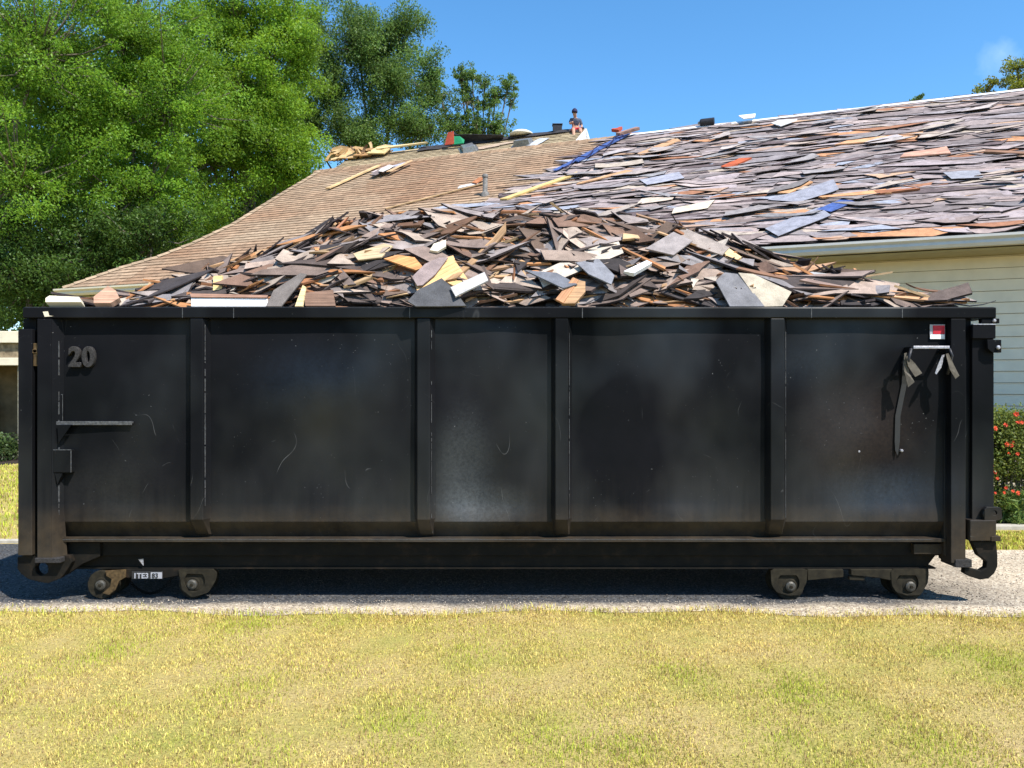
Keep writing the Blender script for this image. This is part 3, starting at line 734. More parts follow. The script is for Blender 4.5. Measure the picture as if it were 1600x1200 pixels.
roof_stick('white_scrap', 1158, 194, 1182, 184, .30, .02, M['white'], (1, 1, 1), 'white scrap standing out on the grey ridge', 'scrap', lift=.14)
roof_stick('white_scrap', 1213, 203, 1232, 196, .30, .02, M['white'], (1, 1, 1), 'small white scrap just below the grey ridge', 'scrap', lift=.10)
# blue tarp roll and rope along the seam
for (a_, b_, w_, lb, cc) in (((868, 272), (912, 250), .10, 'blue tarp strip end at the seam of the two roofs', .01), ((905, 255), (978, 216), .16, 'long blue tarp strip running up the seam of the two roofs', .02)):
    roof_stick('blue_tarp', *a_, *b_, w_, cc, M['blue'], (1, 1, 1), lb, 'tarp', lift=.075, jag=.3)
m = MB(); pts = []
for i in range(16):
    k = i / 15; t, s_ = roof_hit(880 + 95 * k, 274 - 52 * k + 4 * math.sin(k * 19)); pts.append(RP(t, s_, .15))
m.tube(pts, .012, 6); tag(m.build('rope', M['navy'], smooth=True), 'dark blue rope snaking beside the blue tarp strip', 'rope')
roof_stick('wood_plank', 968, 222, 1004, 203, .10, .06, M['wood'], (.28, .17, .14), 'weathered brown board leaning at the left end of the grey ridge', 'plank', lift=.16)
roof_stick('pink_cloth', 962, 218, 975, 211, .22, .06, M['orange'], (1, 1, 1), 'crumpled pink red cloth at the top of the blue tarp strip', 'cloth', lift=.18, jag=.3)
# black vent cap on grey ridge
t, s_ = roof_hit(1105, 197); p = RP(t, SR - .05, .05)
v_ = empty('ridge_vent_cap', p); tag(v_, 'short black vent cap lying on the grey ridge', 'vent')
m = MB(); m.lathe((0, 0, 0), [(.06, -.16), (.075, -.16), (.075, .10), (.055, .12)], 16); o = m.build('vent_body', M['black'], org=(0, 0, 0), smooth=False)
o.matrix_basis = frame(p + UP * .07, NN, UP); o.matrix_parent_inverse = Matrix.Identity(4); place(o, v_)
m = MB(); m.lathe((0, 0, 0), [(.03, .12), (.03, .16)], 12); o = m.build('vent_nozzle', M['galv'], org=(0, 0, 0)); o.matrix_basis = frame(p + UP * .07, NN, UP); place(o, v_)
# plumbing vent pipe on tan roof
t, s_ = roof_hit(758, 306); p = RP(t, s_, 0)
v_ = empty('vent_pipe', p); tag(v_, 'upright grey metal vent pipe in the middle of the tan roof', 'pipe')
def vpart(name, prof, mat):
    m = MB(); n = 16; b = []; fs = []
    for rr_, zz in prof:
        for k in range(n): b.append((p.x + rr_ * math.cos(6.2832 * k / n), p.y + rr_ * math.sin(6.2832 * k / n), p.z + zz))
    for i in range(len(prof) - 1):
        for k in range(n): fs.append((i * n + k, i * n + (k + 1) % n, (i + 1) * n + (k + 1) % n, (i + 1) * n + k))
    m.add(b, fs); return m.build(name, mat, v_, smooth=True)
vpart('pipe', [(.045, -.05), (.045, .40), (.036, .40), (.036, .2)], M['lead']); vpart('collar', [(.085, -.06), (.075, .05), (.047, .08)], M['lead']); vpart('cap_ring', [(.047, .33), (.055, .34), (.055, .385), (.047, .395)], M['lead'])
roof_stick('shingle_scrap', 716, 297, 748, 290, .16, .01, M['shingle'], (.55, .52, .50), 'white backed shingle scrap lying left of the vent pipe', 'shingle scrap', lift=.05)
roof_stick('splintered_board', 742, 292, 754, 284, .14, .02, M['wood'], (.45, .18, .08), 'small orange chip leaning beside the vent pipe', 'board', lift=.075)
for i, (a_, b_, cc, lb) in enumerate((((588, 272), (612, 262), (.5, .42, .42), 'pale shingle flake at the left of the tan roof scrap pile'), ((604, 268), (634, 260), (.36, .35, .40), 'grey shingle flake on top of the tan roof scrap pile'),
        ((584, 280), (600, 270), (.2, .16, .15), 'dark shingle flake at the foot of the tan roof scrap pile'), ((608, 276), (646, 258), (.55, .36, .2), 'thin tan wood strip over the tan roof scrap pile'), ((598, 277), (615, 268), (.6, .55, .5), 'white shingle flake in the tan roof scrap pile'))):
    roof_stick('shingle_scrap', *a_, *b_, .10 if i == 3 else .22, .012, M['wood'] if i == 3 else M['shingle'], cc, lb, 'shingle scrap', lift=.05 + .02 * i, jag=.2)

# ---- things on the rear roof
def r2p(u, v, h=0): return RP2(*roof2_hit(u, v), h)
def small_box(name, u, v, sx, sy, sz, mat, label, cat, tilt=0, lid=None):
    p = r2p(u, v, 0); v_ = empty(name, p); tag(v_, label, cat)
    m = MB(); m.hexa([(-sx, -sy, -.05), (sx, -sy, -.05), (sx, sy, -.05), (-sx, sy, -.05), (-sx * .8, -sy * .8, sz), (sx * .8, -sy * .8, sz), (sx * .8, sy * .85, sz * .7), (-sx * .8, sy * .85, sz * .7)])
    o = m.build('housing', mat, org=(0, 0, 0), bevel=.01); o.matrix_basis = frame(p, -D * math.cos(tilt) + MS2 * math.sin(tilt), RN2); place(o, v_)
    m = MB(); m.box(-sx * 1.25, sx * 1.25, -sy * 1.25, sy * 1.2, -.01, .025); o = m.build('flange', lid or mat, org=(0, 0, 0)); o.matrix_basis = frame(p, -D * math.cos(tilt) + MS2 * math.sin(tilt), RN2); place(o, v_)
    return v_
small_box('roof_vent', 732, 234, .22, .36, .16, M['galv'], 'tilted galvanised roof vent at the left of the rear roof', 'vent', .5)
small_box('roof_vent', 818, 227, .27, .22, .2, M['galv'], 'low galvanised roof vent in the middle of the rear roof', 'vent', .05)
roof_stick('grey_shingle', 830, 230, 852, 218, .35, .01, M['shingle'], (.42, .43, .46), 'light grey shingle sheet right of the low galvanised vent', 'shingle', roof2_hit, RP2, RN2, .04)
for (u, v, w_, lb) in ((770, 231, .3, 'left'), (795, 226, .2, 'right')):
    roof_stick('shingle_scrap', u - 22, v + 3, u + 14, v - 3, w_, .012, M['shingle'], (.40, .30, .22), 'torn tan shingle scrap on the rear roof, ' + lb + ' one of two between the vents', 'shingle scrap', roof2_hit, RP2, RN2, .04, jag=.2)
p = RP2(*roof2_hit(812, 217), 0); p = RP2(roof2_hit(812, 217)[0], -.05, .05)
m = MB(); m.lathe((0, 0, 0), [(.36, 0), (.34, -.05), (.24, -.11), (.10, -.15), (.02, -.16)], 20); o = m.build('dome_vent', M['cream'], org=(0, 0, 0), smooth=True); o.matrix_basis = Matrix.Translation(p) @ Matrix.Rotation(math.radians(-90), 4, 'X'); tag(o, 'cream dome vent on the rear ridge', 'vent')
p = RP2(roof2_hit(869, 210)[0], -.02, .02); m = MB(); m.box(p.x - .13, p.x + .13, p.y - .1, p.y + .1, p.z - .02, p.z + .20); m.box(p.x - .15, p.x + .15, p.y - .12, p.y + .12, p.z + .201, p.z + .225); tag(m.build('tool_box', M['black'], bevel=.01), 'small black box on the rear ridge left of the person', 'box')
# black tarp sheet propped on the ridge with cloth in front
def quad3(name, pts, T, mat, label, cat, tint=(1, 1, 1)):
    P = [Vector(p) for p in pts]; n = (P[1] - P[0]).cross(P[2] - P[0]).normalized() * T
    k = len(P); c = sum(P, Vector()) / k
    gx = (P[1] - P[0]).normalized(); gy = n.normalized().cross(gx)
    m = MB(); vv = P + [p + n for p in P]; gg = [((p - c).dot(gx) + 3.3, (p - c).dot(gy) + 7.1, 0) for p in P] * 2
    m.add(vv, [tuple(range(k))[::-1], tuple(range(k, 2 * k))] + [(i, (i + 1) % k, k + (i + 1) % k, k + i) for i in range(k)], tint, gg)
    o = m.build(name, mat, org=c); tag(o, label, cat); return o
tt = roof2_hit(722, 220)[0]
def rid(u, up=0, back=0): return RP2(roof2_hit(u, 215)[0], 0, 0) + UP * up + NN * back
quad3('tar_sheet', [rid(716, .16, -.1), rid(722, .26, -.2), rid(745, .20, -.3), rid(795, .02, -.35), rid(790, -.05, 0), rid(730, -.02, .1)], .02, M['tar'], 'black tar sheet lying along the rear ridge behind the green cloth', 'sheet')
quad3('orange_cloth', [rid(721, -.1, -.42), rid(733, -.1, -.42), rid(731, .30, -.36), rid(724, .28, -.36)], .03, M['orange'], 'orange red cloth hanging on the rear ridge left of the green cloth', 'cloth')
quad3('green_cloth', [rid(731, -.12, -.42), rid(745, -.12, -.42), rid(745, .0, -.36), rid(739, .12, -.36), rid(731, .14, -.36)], .03, M['green'], 'green cloth on the rear ridge beside the orange cloth', 'cloth')
# torn decking on the rear ridge at left
for i, (a_, b_, w_, u1, u2, cc, lb) in enumerate(((582, 222, .5, .0, .30, (.42, .26, .12), 'curled torn tan decking at the left end of the rear ridge'), (600, 220, .42, .02, .22, (.55, .36, .18), 'ragged pale decking piece second from left on the rear ridge'),
        (618, 222, .5, .05, .12, (.35, .20, .09), 'brown torn decking piece in the middle of the ridge pile'), (636, 223, .4, .0, .16, (.60, .45, .22), 'yellow splintered decking piece right of the ridge pile'))):
    for dd in (0,):
        P = [rid(a_ - 10, -.12, -.3 - .08 * i), rid(a_ + 10, -.16, -.3 - .05 * i), rid(a_ + 14, u2, -.1), rid(a_ + 2, u2 * 1.1 + .08, .0), rid(a_ - 8, u2 + .08, .05)]
        quad3('torn_decking', P, .04, M['wood'], lb, 'decking', cc)
roof_stick('wood_plank', 630, 216, 670, 232, .22, .05, M['wood'], (.62, .48, .25), 'pale yellow board at the right of the torn ridge pile', 'plank', roof2_hit, RP2, RN2, .2, taper=(1, .3))
rs = MB(); rg_ = random.Random(77)
for i in range(30):
    u = rg_.uniform(580, 650); xd = Vector((rg_.uniform(-1, 1), rg_.uniform(-.4, .4), rg_.uniform(-.6, .6))); c = rg_.choice([(.4, .24, .1), (.55, .38, .2), (.15, .09, .05)])
    sh = shard(rg_, rg_.uniform(.2, .5), rg_.uniform(.05, .18), .015, .2, (rg_.uniform(.3, 1), 1), .1)
    M4 = frame(rid(u, rg_.uniform(-.1, .18), rg_.uniform(-.35, .1)), xd, Vector((rg_.uniform(-1, 1), -.8, .8))); rs.add([tuple(M4 @ Vector(q_)) for q_ in sh[0]], sh[1], c, sh[2])
tag(rs.build('wood_splinters', M['wood']), 'heap of small splinters under the torn decking on the rear ridge', 'splinters', kind='stuff')

# ---- person hunched on the rear ridge
def skin_mesh(name, pts, edges, rad, mat, parent, sub=1):
    me = bpy.data.meshes.new(name); me.from_pydata(pts, edges, []); o = bpy.data.objects.new(name, me); COL.objects.link(o)
    m = o.modifiers.new('skin', 'SKIN'); m2 = o.modifiers.new('sub', 'SUBSURF'); m2.levels = sub; m2.render_levels = sub
    for i, q_ in enumerate(rad):
        q_ = q_ if isinstance(q_, tuple) else (q_, q_); me.skin_vertices[0].data[i].radius = q_
    me.skin_vertices[0].data[0].use_root = True
    me.materials.append(mat); place(o, parent); return o
pp = rid(889, -.03, .12)
per = empty('person', pp); tag(per, 'person crouching on the rear ridge in dark cap, grey shirt and red shorts', 'person')
def Q(x, y, z): return tuple(pp + Vector((x, y, z)))
body = skin_mesh('body', [Q(0, 0, .02), Q(0, -.03, .25), Q(-.02, -.08, .42), Q(-.03, -.12, .52), Q(-.05, -.17, .60), Q(-.06, -.20, .68),
    Q(-.17, -.12, .44), Q(-.22, -.22, .26), Q(-.12, -.34, .30), Q(.14, -.06, .44), Q(.20, -.10, .22), Q(.16, -.22, .06),
    Q(-.10, -.22, .04), Q(-.12, -.45, .02), Q(-.12, -.62, -.35), Q(.10, -.22, .04), Q(.12, -.45, .0), Q(.12, -.62, -.38)],
    [(0, 1), (1, 2), (2, 3), (3, 4), (4, 5), (2, 6), (6, 7), (7, 8), (2, 9), (9, 10), (10, 11), (0, 12), (12, 13), (13, 14), (0, 15), (15, 16), (16, 17)],
    [(.13, .11), (.13, .10), (.15, .09), .05, .075, .085, .055, .042, .035, .055, .042, .035, .08, .07, .045, .08, .07, .045], M['skin'], per)
skin_mesh('shirt', [Q(0, -.01, .18), Q(-.01, -.05, .32), Q(-.02, -.085, .43), Q(-.03, -.11, .48), Q(-.17, -.125, .44), Q(-.22, -.21, .29), Q(.14, -.06, .44), Q(.20, -.10, .24)],
    [(0, 1), (1, 2), (2, 3), (2, 4), (4, 5), (2, 6), (6, 7)], [(.15, .125), (.155, .12), (.165, .105), .07, .07, .058, .07, .058], M['shirt'], per)
skin_mesh('undershirt', [Q(.03, -.02, .08), Q(.03, -.03, .20)], [(0, 1)], [(.155, .135), (.158, .135)], M['white'], per)
skin_mesh('shorts', [Q(0, 0, .0), Q(0, -.01, .08), Q(-.10, -.22, .04), Q(-.12, -.42, .02), Q(.10, -.22, .04), Q(.12, -.42, .0)], [(0, 1), (0, 2), (2, 3), (0, 4), (4, 5)], [(.16, .135), (.15, .13), .10, .09, .10, .09], M['red'], per)
m = MB(); 
hc = Vector(Q(-.055, -.18, .68)); b = []; prof = [(.10, .0), (.102, .05), (.085, .10), (.05, .135), (.01, .16)]
for rr_, zz in prof:
    for k in range(14): b.append(tuple(hc + Vector((rr_ * math.cos(k * .4488), rr_ * 1.1 * math.sin(k * .4488), zz - .01))))
m.add(b, [(i * 14 + k, i * 14 + (k + 1) % 14, (i + 1) * 14 + (k + 1) % 14, (i + 1) * 14 + k) for i in range(4) for k in range(14)])
m.add([tuple(hc + Vector(q_)) for q_ in ((-.08, -.08, .0), (.08, -.08, .0), (.06, -.2, -.03), (-.06, -.2, -.03))], [(0, 1, 2, 3)])
m.build('cap', M['navy'], per, smooth=True)
m = MB()
for sx_ in (-1, 1): m.lathe(tuple(hc + Vector((sx_ * .03, -.085, -.015))), [(.012, 0), (.008, -.01)], 8)
m.build('eye', M['ink'], per)
per.scale = (.82, .82, .82)

# ------------------------------------------------------------------ container
YR, YP = 5.34, 5.40
cont = empty('roll_off_container', (0, 6.3, 0)); tag(cont, 'large black steel roll-off dumpster marked 20, heaped with roof debris on the driveway', 'dumpster')
YB = 7.35
def bxp(u0, u1, v0, v1, yf, yb, name, mat='paint', bevel=.004, parent=None):
    m = MB(); m.box(PX(u0, yf), PX(u1, yf), yf, yb, PZ(v1, yf), PZ(v0, yf)); return m.build(name, M[mat], parent or cont, bevel=bevel)
XL, XR = PX(60, YP), PX(1515, YP); ZT = PZ(490, YP); ZK = PZ(815, YP); ZF = PZ(843, YP)
dents = [(728, 745, .15, .30, .034), (770, 800, .22, .12, .020), (500, 600, .38, .22, -.034), (1390, 765, .35, .18, .034), (1340, 700, .22, .3, -.016), (1440, 690, .18, .2, .014), (1320, 570, .25, .2, -.012),
         (460, 740, .5, .3, .010), (1050, 600, .45, .25, -.016), (1040, 770, .4, .2, .012), (190, 640, .3, .35, -.012), (950, 560, .2, .2, .010), (780, 560, .2, .3, -.012), (180, 780, .3, .12, .010)]
NX, NZ = 220, 54
gx, gz = np.meshgrid(np.linspace(XL, XR, NX), np.linspace(ZK, ZT, NZ))
gy = np.full_like(gx, YP)
for (u, v, sx_, sz_, a) in dents: gy += a * np.exp(-(((gx - PX(u, YP)) / sx_) ** 2 + ((gz - PZ(v, YP)) / sz_) ** 2))
gy += .0035 * noise2(gx, gz, 3, 1.8)
edge_f = np.clip((gz - ZK) / .12, 0, 1) * np.clip((ZT - gz) / .1, 0, 1); gy = YP + (gy - YP) * edge_f
co = np.column_stack([gx.ravel(), gy.ravel(), gz.ravel()])
qd = np.array([(j * NX + i, j * NX + i + 1, (j + 1) * NX + i + 1, (j + 1) * NX + i) for j in range(NZ - 1) for i in range(NX - 1)])
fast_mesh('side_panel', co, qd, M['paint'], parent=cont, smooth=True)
m = MB(); m.add([(XL, YP + .001, ZK - .001), (XR, YP + .001, ZK - .001), (XR, YP + .075, ZF), (XL, YP + .075, ZF)], [(3, 2, 1, 0)]); m.build('lower_bevel', M['paint'], cont)
m = MB(); m.box(XL, XR, YB - .07, YB - .06, ZF, ZT); m.build('rear_side_panel', M['paint'], cont)
m = MB(); m.box(XL + .01, XR - .01, YP + .08, YB - .08, ZF - .02, ZF + .02); m.build('floor', M['steel'], cont)
m = MB(); m.box(XL - .02, XL + .03, YP + .02, YB - .08, ZF + .03, ZT); m.build('end_panel', M['paint'], cont)
m = MB(); m.box(XR - .03, XR + .02, YP + .02, YB - .08, ZF + .03, ZT); m.build('end_panel', M['paint'], cont)
# top rim (four lengths of box section)
r0, r1 = PX(35, YR), PX(1557, YR); zt, zb = PZ(480, YR), PZ(497, YR)
m = MB(); m.box(r0, r1, YR, YR + .11, zb, zt); m.box(r0, r1, YB - .11, YB, zb, zt); m.box(r0, r0 + .1, YR + .11, YB - .11, zb, zt); m.box(r1 - .1, r1, YR + .11, YB - .11, zb, zt)
m.build('top_rim', M['paint'], cont, bevel=.007)
m = MB(); m.box(r0 + .01, r1 - .01, YR + .012, YR + .10, zt + .0008, zt + .0025); m.build('rim_wear_strip', M['edge'], cont)
for u in (1268, 1410, 285, 365, 640, 910):
    bxp(u - .6, u + .6, 481, 496.5, YR - .0015, YR + .01, 'weld_seam', 'edge', 0)
m = MB(); m.prism([(PX(u, YR), PZ(v, YR)) for u, v in ((67, 487), (75, 486.5), (77, 493), (84, 494), (70, 495))][::-1], YR - .002, YR + .004); m.build('paint_chip', M['cream'], cont)
# ribs
def rib(uc0, uc1, yoff=0, back=False):
    P = []; w = .028
    a, b = PX(uc0, YR), PX(uc1, YR); zt_, zm, zl = zb - .002, PZ(812, YR), PZ(839, YR)
    for (y, x0, x1) in ((YR + .004, a, b), (YP + .004, a - w, b + w * 1.3)):
        P.append([(x0, y, zt_), (x1, y, zt_), (x1, y, zm), (x0, y, zm)])
    lo = [(a + .01, YP + .03, zl), (b + .012, YP + .03, zl), (b + w, YP + .075, zl - .01), (a - w * .6, YP + .075, zl - .01)]
    v = P[0] + P[1] + lo
    fs = [(0, 3, 2, 1), (1, 2, 6, 5), (0, 4, 7, 3), (0, 1, 5, 4), (3, 8, 9, 2), (2, 9, 10, 6), (3, 7, 11, 8), (8, 11, 10, 9)]
    if back: v = [(x, YB + YR - y, z) for x, y, z in v]
    m = MB(); m.add(v, fs); return m.build('rib', M['paint'], cont, bevel=.004)
ribs = [(297, 316), (652, 671), (868, 887), (1205, 1226)]
for a, b in ribs:
    rib(a, b); rib(a, b, back=True)
    # scraped bright arris on the sunny corner of each rib
    m = MB(); x = PX(b, YR); rr = random.Random(int(a)); z = PZ(810, YR)
    while z < PZ(520, YR):
        ln = rr.uniform(.01, .14); w = rr.uniform(.0006, .0022)
        if rr.random() < .9: m.box(x + .012 - w, x + .012 + w, YR + .014, YR + .03, z, z + ln)
        z += ln + rr.expovariate(80)
    m.build('scrape', M['edge'], cont)
# bottom lip, channel, main rail
bxp(92, 1478, 841.5, 847, YP - .015, YP + .10, 'bottom_lip', 'paint', .002)
m = MB(); m.box(PX(95, YP), PX(1455, YP), YP - .0165, YP - .010, PZ(843, YP), PZ(842.2, YP)); m.build('lip_glint', M['edge'], cont)  # paler strip: light catching the lip edge, put in as colour
m = MB(); yc = YP + .07; m.add([(PX(100, yc), yc, PZ(847, yc)), (PX(1478, yc), yc, PZ(847, yc)), (PX(1473, yc), yc, PZ(868, yc)), (PX(105, yc), yc, PZ(868, yc))] + [(PX(100, yc), yc + .05, PZ(847, yc)), (PX(1478, yc), yc + .05, PZ(847, yc)), (PX(1473, yc), yc + .05, PZ(868, yc)), (PX(105, yc), yc + .05, PZ(868, yc))], [(3, 2, 1, 0), (4, 5, 6, 7), (0, 1, 5, 4), (1, 2, 6, 5), (2, 3, 7, 6), (3, 0, 4, 7)]); m.build('floor_channel', M['steel'], cont, bevel=.003)
yr_ = YP + .10
for (yy) in (yr_, 6.9):
    m = MB(); m.prism([(PX(120, yr_), PZ(886, yr_)), (PX(1448, yr_), PZ(886, yr_)), (PX(1476, yr_), PZ(850, yr_)), (PX(116, yr_), PZ(850, yr_))], yy, yy + .09); m.build('main_rail', M['steel'], cont, bevel=.004)
bxp(116, 1462, 886.5, 889, YP + .085, YP + .2, 'rail_foot', 'steel', 0)
bxp(1428, 1478, 850, 866, YP + .03, YP + .2, 'rail_end_plate', 'paint')
for i in range(9):
    x = -2.6 + i * .65; m = MB(); m.box(x, x + .06, yr_ + .1, 6.89, PZ(868, yr_), ZF - .022); m.build('cross_member', M['steel'], cont)
# left corner
bxp(58, 80, 498, 876, YR, YR + .14, 'corner_post'); 
m = MB(); a = PX(80, YR) + .001; m.add([(a, YR + .004, PZ(498, YR)), (a + .05, YR + .06, PZ(498, YR)), (a, YR + .06, PZ(498, YR)), (a, YR + .004, PZ(876, YR)), (a + .075, YR + .06, PZ(876, YR)), (a, YR + .06, PZ(876, YR)), (a, YR + .004, PZ(790, YR)), (a + .05, YR + .06, PZ(790, YR)), (a, YR + .06, PZ(790, YR))], [(0, 1, 2), (0, 6, 7, 1), (6, 3, 4, 7), (3, 5, 4)]); m.build('post_gusset', M['paint'], cont)
m = MB(); rr = random.Random(4); z = PZ(870, YR)
while z < PZ(530, YR):
    ln = rr.uniform(.01, .12); w = rr.uniform(.0012, .004); m.box(a + .03 - w, a + .03 + w, YR + .034, YR + .05, z, z + ln); z += ln + rr.expovariate(25)
m.build('scrape', M['edge'], cont)
bxp(54, 94, 872, 880, YR - .01, YR + .14, 'post_foot', 'digit')
bxp(28, 50, 514, 868, YR + .01, YB - .05, 'tailgate'); bxp(36, 57, 498, 870, YR + .06, YR + .1, 'tailgate_frame')
m = MB(); m.lathe((PX(52, YR), YR + .05, PZ(548, YR)), [(.02, 0), (.02, -.03), (.012, -.035)], 12); m.box(PX(46, YR), PX(57, YR), YR + .015, YR + .055, PZ(552, YR), PZ(546, YR)); m.box(PX(49, YR), PX(56, YR), YR + .02, YR + .055, PZ(572, YR), PZ(536, YR)); m.build('hinge', M['rust'], cont, bevel=.003)
# hook plate with its hole
def circ(u, v, ru, n, Y, ph=0): return [(PX(u, Y) + ru * math.cos(ph + 6.28318 * k / n), PZ(v, Y) + ru * math.sin(ph + 6.28318 * k / n)) for k in range(n)]
def outer_match(poly, c, n, Y):   # points where rays from the hole's centre leave the outline
    out = []
    cx, cz = PX(c[0], Y), PZ(c[1], Y); pl_ = [(PX(u, Y), PZ(v, Y)) for u, v in poly]
    for k in range(n):
        a = 6.28318 * k / n; dx, dz = math.cos(a), math.sin(a); best = 9
        for i in range(len(pl_)):
            (x1, z1), (x2, z2) = pl_[i], pl_[(i + 1) % len(pl_)]
            ex, ez = x2 - x1, z2 - z1; det = dx * -ez + dz * ex
            if abs(det) < 1e-9: continue
            t_ = ((x1 - cx) * -ez + (z1 - cz) * ex) / det; s_ = (dx * (z1 - cz) - dz * (x1 - cx)) / det
            if t_ > 0 and -1e-6 <= s_ <= 1 + 1e-6: best = min(best, t_)
        out.append((cx + dx * best, cz + dz * best))
    return out
Yh = YR + .045
m = MB(); m.ring(outer_match([(27, 868), (27, 892), (44, 905), (74, 912), (96, 903), (112, 880), (112, 868)], (65, 889), 28, Yh), circ(65, 889, .044, 28, Yh), Yh, Yh + .05)
m.build('hook_plate', M['steel'], cont, bevel=.003)
m = MB(); m.prism([(PX(96, Yh), PZ(868, Yh)), (PX(96, Yh), PZ(902, Yh)), (PX(122, Yh), PZ(884, Yh)), (PX(150, Yh), PZ(872, Yh)), (PX(150, Yh), PZ(850, Yh)), (PX(100, Yh), PZ(850, Yh))][::-1], Yh + .051, Yh + .1); m.build('hook_gusset', M['steel'], cont, bevel=.003)
# left fittings
m = MB(); m.box(PX(84, YR), PX(203, YR), YP - .030, YP, PZ(662, YR), PZ(659, YR)); m.box(PX(84, YR), PX(203, YR), YP - .035, YP - .029, PZ(664.5, YR), PZ(658.5, YR)); sh_ = m.build('step_bar', M['edge'], cont, bevel=.002)
m = MB(); m.prism([(PX(88, YR), PZ(664, YR)), (PX(110, YR), PZ(664, YR)), (PX(90, YR), PZ(693, YR))], YR + .01, YR + .02); m.build('step_brace', M['paint'], cont)
bxp(86, 98, 616, 657, YP - .012, YP + .002, 'bracket_plate'); 
for (u0, u1, v0, v1) in ((86, 98, 616, 617), (97.3, 98, 617, 657)): bxp(u0, u1, v0, v1, YP - .0135, YP - .011, 'bracket_edge', 'edge', 0)
bxp(82, 111, 703, 739, YR + .01, YP, 'latch_box', 'paint', .006)
for (u0, u1, v0, v1) in ((83, 111, 702.3, 703.5), (110.2, 111.3, 704, 738)): bxp(u0, u1, v0, v1, YR + .0085, YR + .012, 'latch_edge', 'edge', 0)
m = MB(); m.prism([(PX(84, YR), PZ(740, YR)), (PX(96, YR), PZ(740, YR)), (PX(88, YR), PZ(757, YR))], YR + .012, YP); m.build('latch_tail', M['paint'], cont)
def text_obj(name, s_, x, y, z, size, mat, parent, ext=.01, off=0.0, bev=.0, sx_=1.0):
    cu = bpy.data.curves.new(name, 'FONT'); cu.body = s_; cu.size = size; cu.extrude = ext; cu.offset = off; cu.bevel_depth = bev; cu.bevel_resolution = 1
    to = bpy.data.objects.new('tmp', cu); COL.objects.link(to); bpy.context.view_layer.update()
    me = bpy.data.meshes.new_from_object(to.evaluated_get(bpy.context.evaluated_depsgraph_get())); bpy.data.objects.remove(to)
    me.name = name; me.materials.clear(); me.materials.append(mat)
    o = bpy.data.objects.new(name, me); COL.objects.link(o); o.matrix_basis = Matrix.Translation((x, y, z)) @ Matrix.Rotation(math.radians(90), 4, 'X') @ Matrix.Diagonal((sx_, 1, 1, 1)); place(o, parent); return o
zd = PZ(572, YP)
text_obj('digit', '2', PX(111, YP), YP - .018, zd, .18, M['digit'], cont, .014, .005, .003, .90)
text_obj('digit', '0', PX(132, YP), YP - .018, zd, .18, M['digit'], cont, .014, .005, .003, .90)
# reflective sticker
m = MB(); yq = YP - .006
def flat(name, u0, u1, v0, v1, mat, yy): m = MB(); m.box(PX(u0, yy), PX(u1, yy), yy, yy + .003, PZ(v1, yy), PZ(v0, yy)); return m.build(name, M[mat], cont)
flat('sticker', 1453, 1476.5, 507, 530, 'grey_film', YP - .010); flat('sticker_patch', 1458, 1476, 508.5, 522, 'red', YP - .013); flat('sticker_patch', 1453.5, 1476, 522.6, 529.5, 'white', YP - .013)
# handle with dried strap ends
m = MB(); m.box(PX(1421, YR), PX(1477, YR), YR - .055, YR - .045, PZ(545.5, YR), PZ(541, YR)); m.build('handle_bar', M['bright'], cont, bevel=.003)
m = MB()
for u in (1421, 1475): m.box(PX(u - 2, YR), PX(u + 2, YR), YR - .044, YP + .01, PZ(552, YR), PZ(542, YR))
m.build('handle_arm', M['paint'], cont, bevel=.003)
def strap(pts, mat='beige', th=.004):
    P = [Vector((PX(u, y), y, PZ(v, y))) for u, v, y in pts]; n = len(P) // 2; m = MB()
    A_ = P + [p + Vector((0, th, 0)) for p in P]; k = len(P); fs = []
    for i in range(n - 1):
        a, b, c, d = 2 * i, 2 * i + 1, 2 * i + 3, 2 * i + 2; fs += [(a, b, c, d), (k + d, k + c, k + b, k + a), (a, d, k + d, k + a), (b, k + b, k + c, c)]
    fs += [(0, k, k + 1, 1), (2 * n - 2, 2 * n - 1, k + 2 * n - 1, k + 2 * n - 2)]
    m.add(A_, fs); return m.build('strap_or_shadow', M[mat], cont)
yy = YR - .06
strap([(1416, 557, yy), (1418, 556, yy), (1419, 572, yy), (1430, 568, yy), (1430, 589, yy - .01), (1441, 583, yy - .01)])
strap([(1413, 552, yy + .02), (1417, 551, yy + .02), (1413, 580, yy + .01), (1421, 583, yy + .01), (1419, 605, yy - .01), (1429, 597, yy - .02)])
strap([(1478, 553, yy), (1482, 552, yy), (1484, 577, yy - .01), (1492, 573, yy), (1493, 592, yy - .01), (1499, 587, yy - .01)])
strap([(1472, 555, yy + .01), (1476, 554, yy + .02), (1465, 572, yy), (1471, 574, yy + .01), (1461, 583, yy), (1463, 585, yy)], 'bright')
yy = YP - .012
strap([(1412, 556, yy - .02), (1422, 556, yy - .02), (1409, 600, yy), (1417, 600, yy), (1399, 650, yy), (1407, 650, yy), (1398, 690, yy), (1406, 690, yy), (1399, 704, yy), (1403, 712, yy)], 'ink')  # near-black strip modelled for the shadow cast by the dangling ends
yy = YR - .06
m = MB(); pts = [(PX(1417 + 0 * i, yy), yy + .01, PZ(548 + i * 14, yy)) for i in range(2)]
m.tube([(PX(1418, YR), YR - .05, PZ(545, YR)), (PX(1413, YR), YR - .06, PZ(560, YR)), (PX(1414, YR), YR - .03, PZ(580, YR))], .010, 8); m.build('strap_loop', M['black'], cont, smooth=True); m = MB(); m.tube([(PX(1477, YR), YR - .05, PZ(545, YR)), (PX(1480, YR), YR - .06, PZ(556, YR)), (PX(1478, YR), YR - .02, PZ(585, YR))], .009, 8); m.build('strap_loop', M['black'], cont, smooth=True)
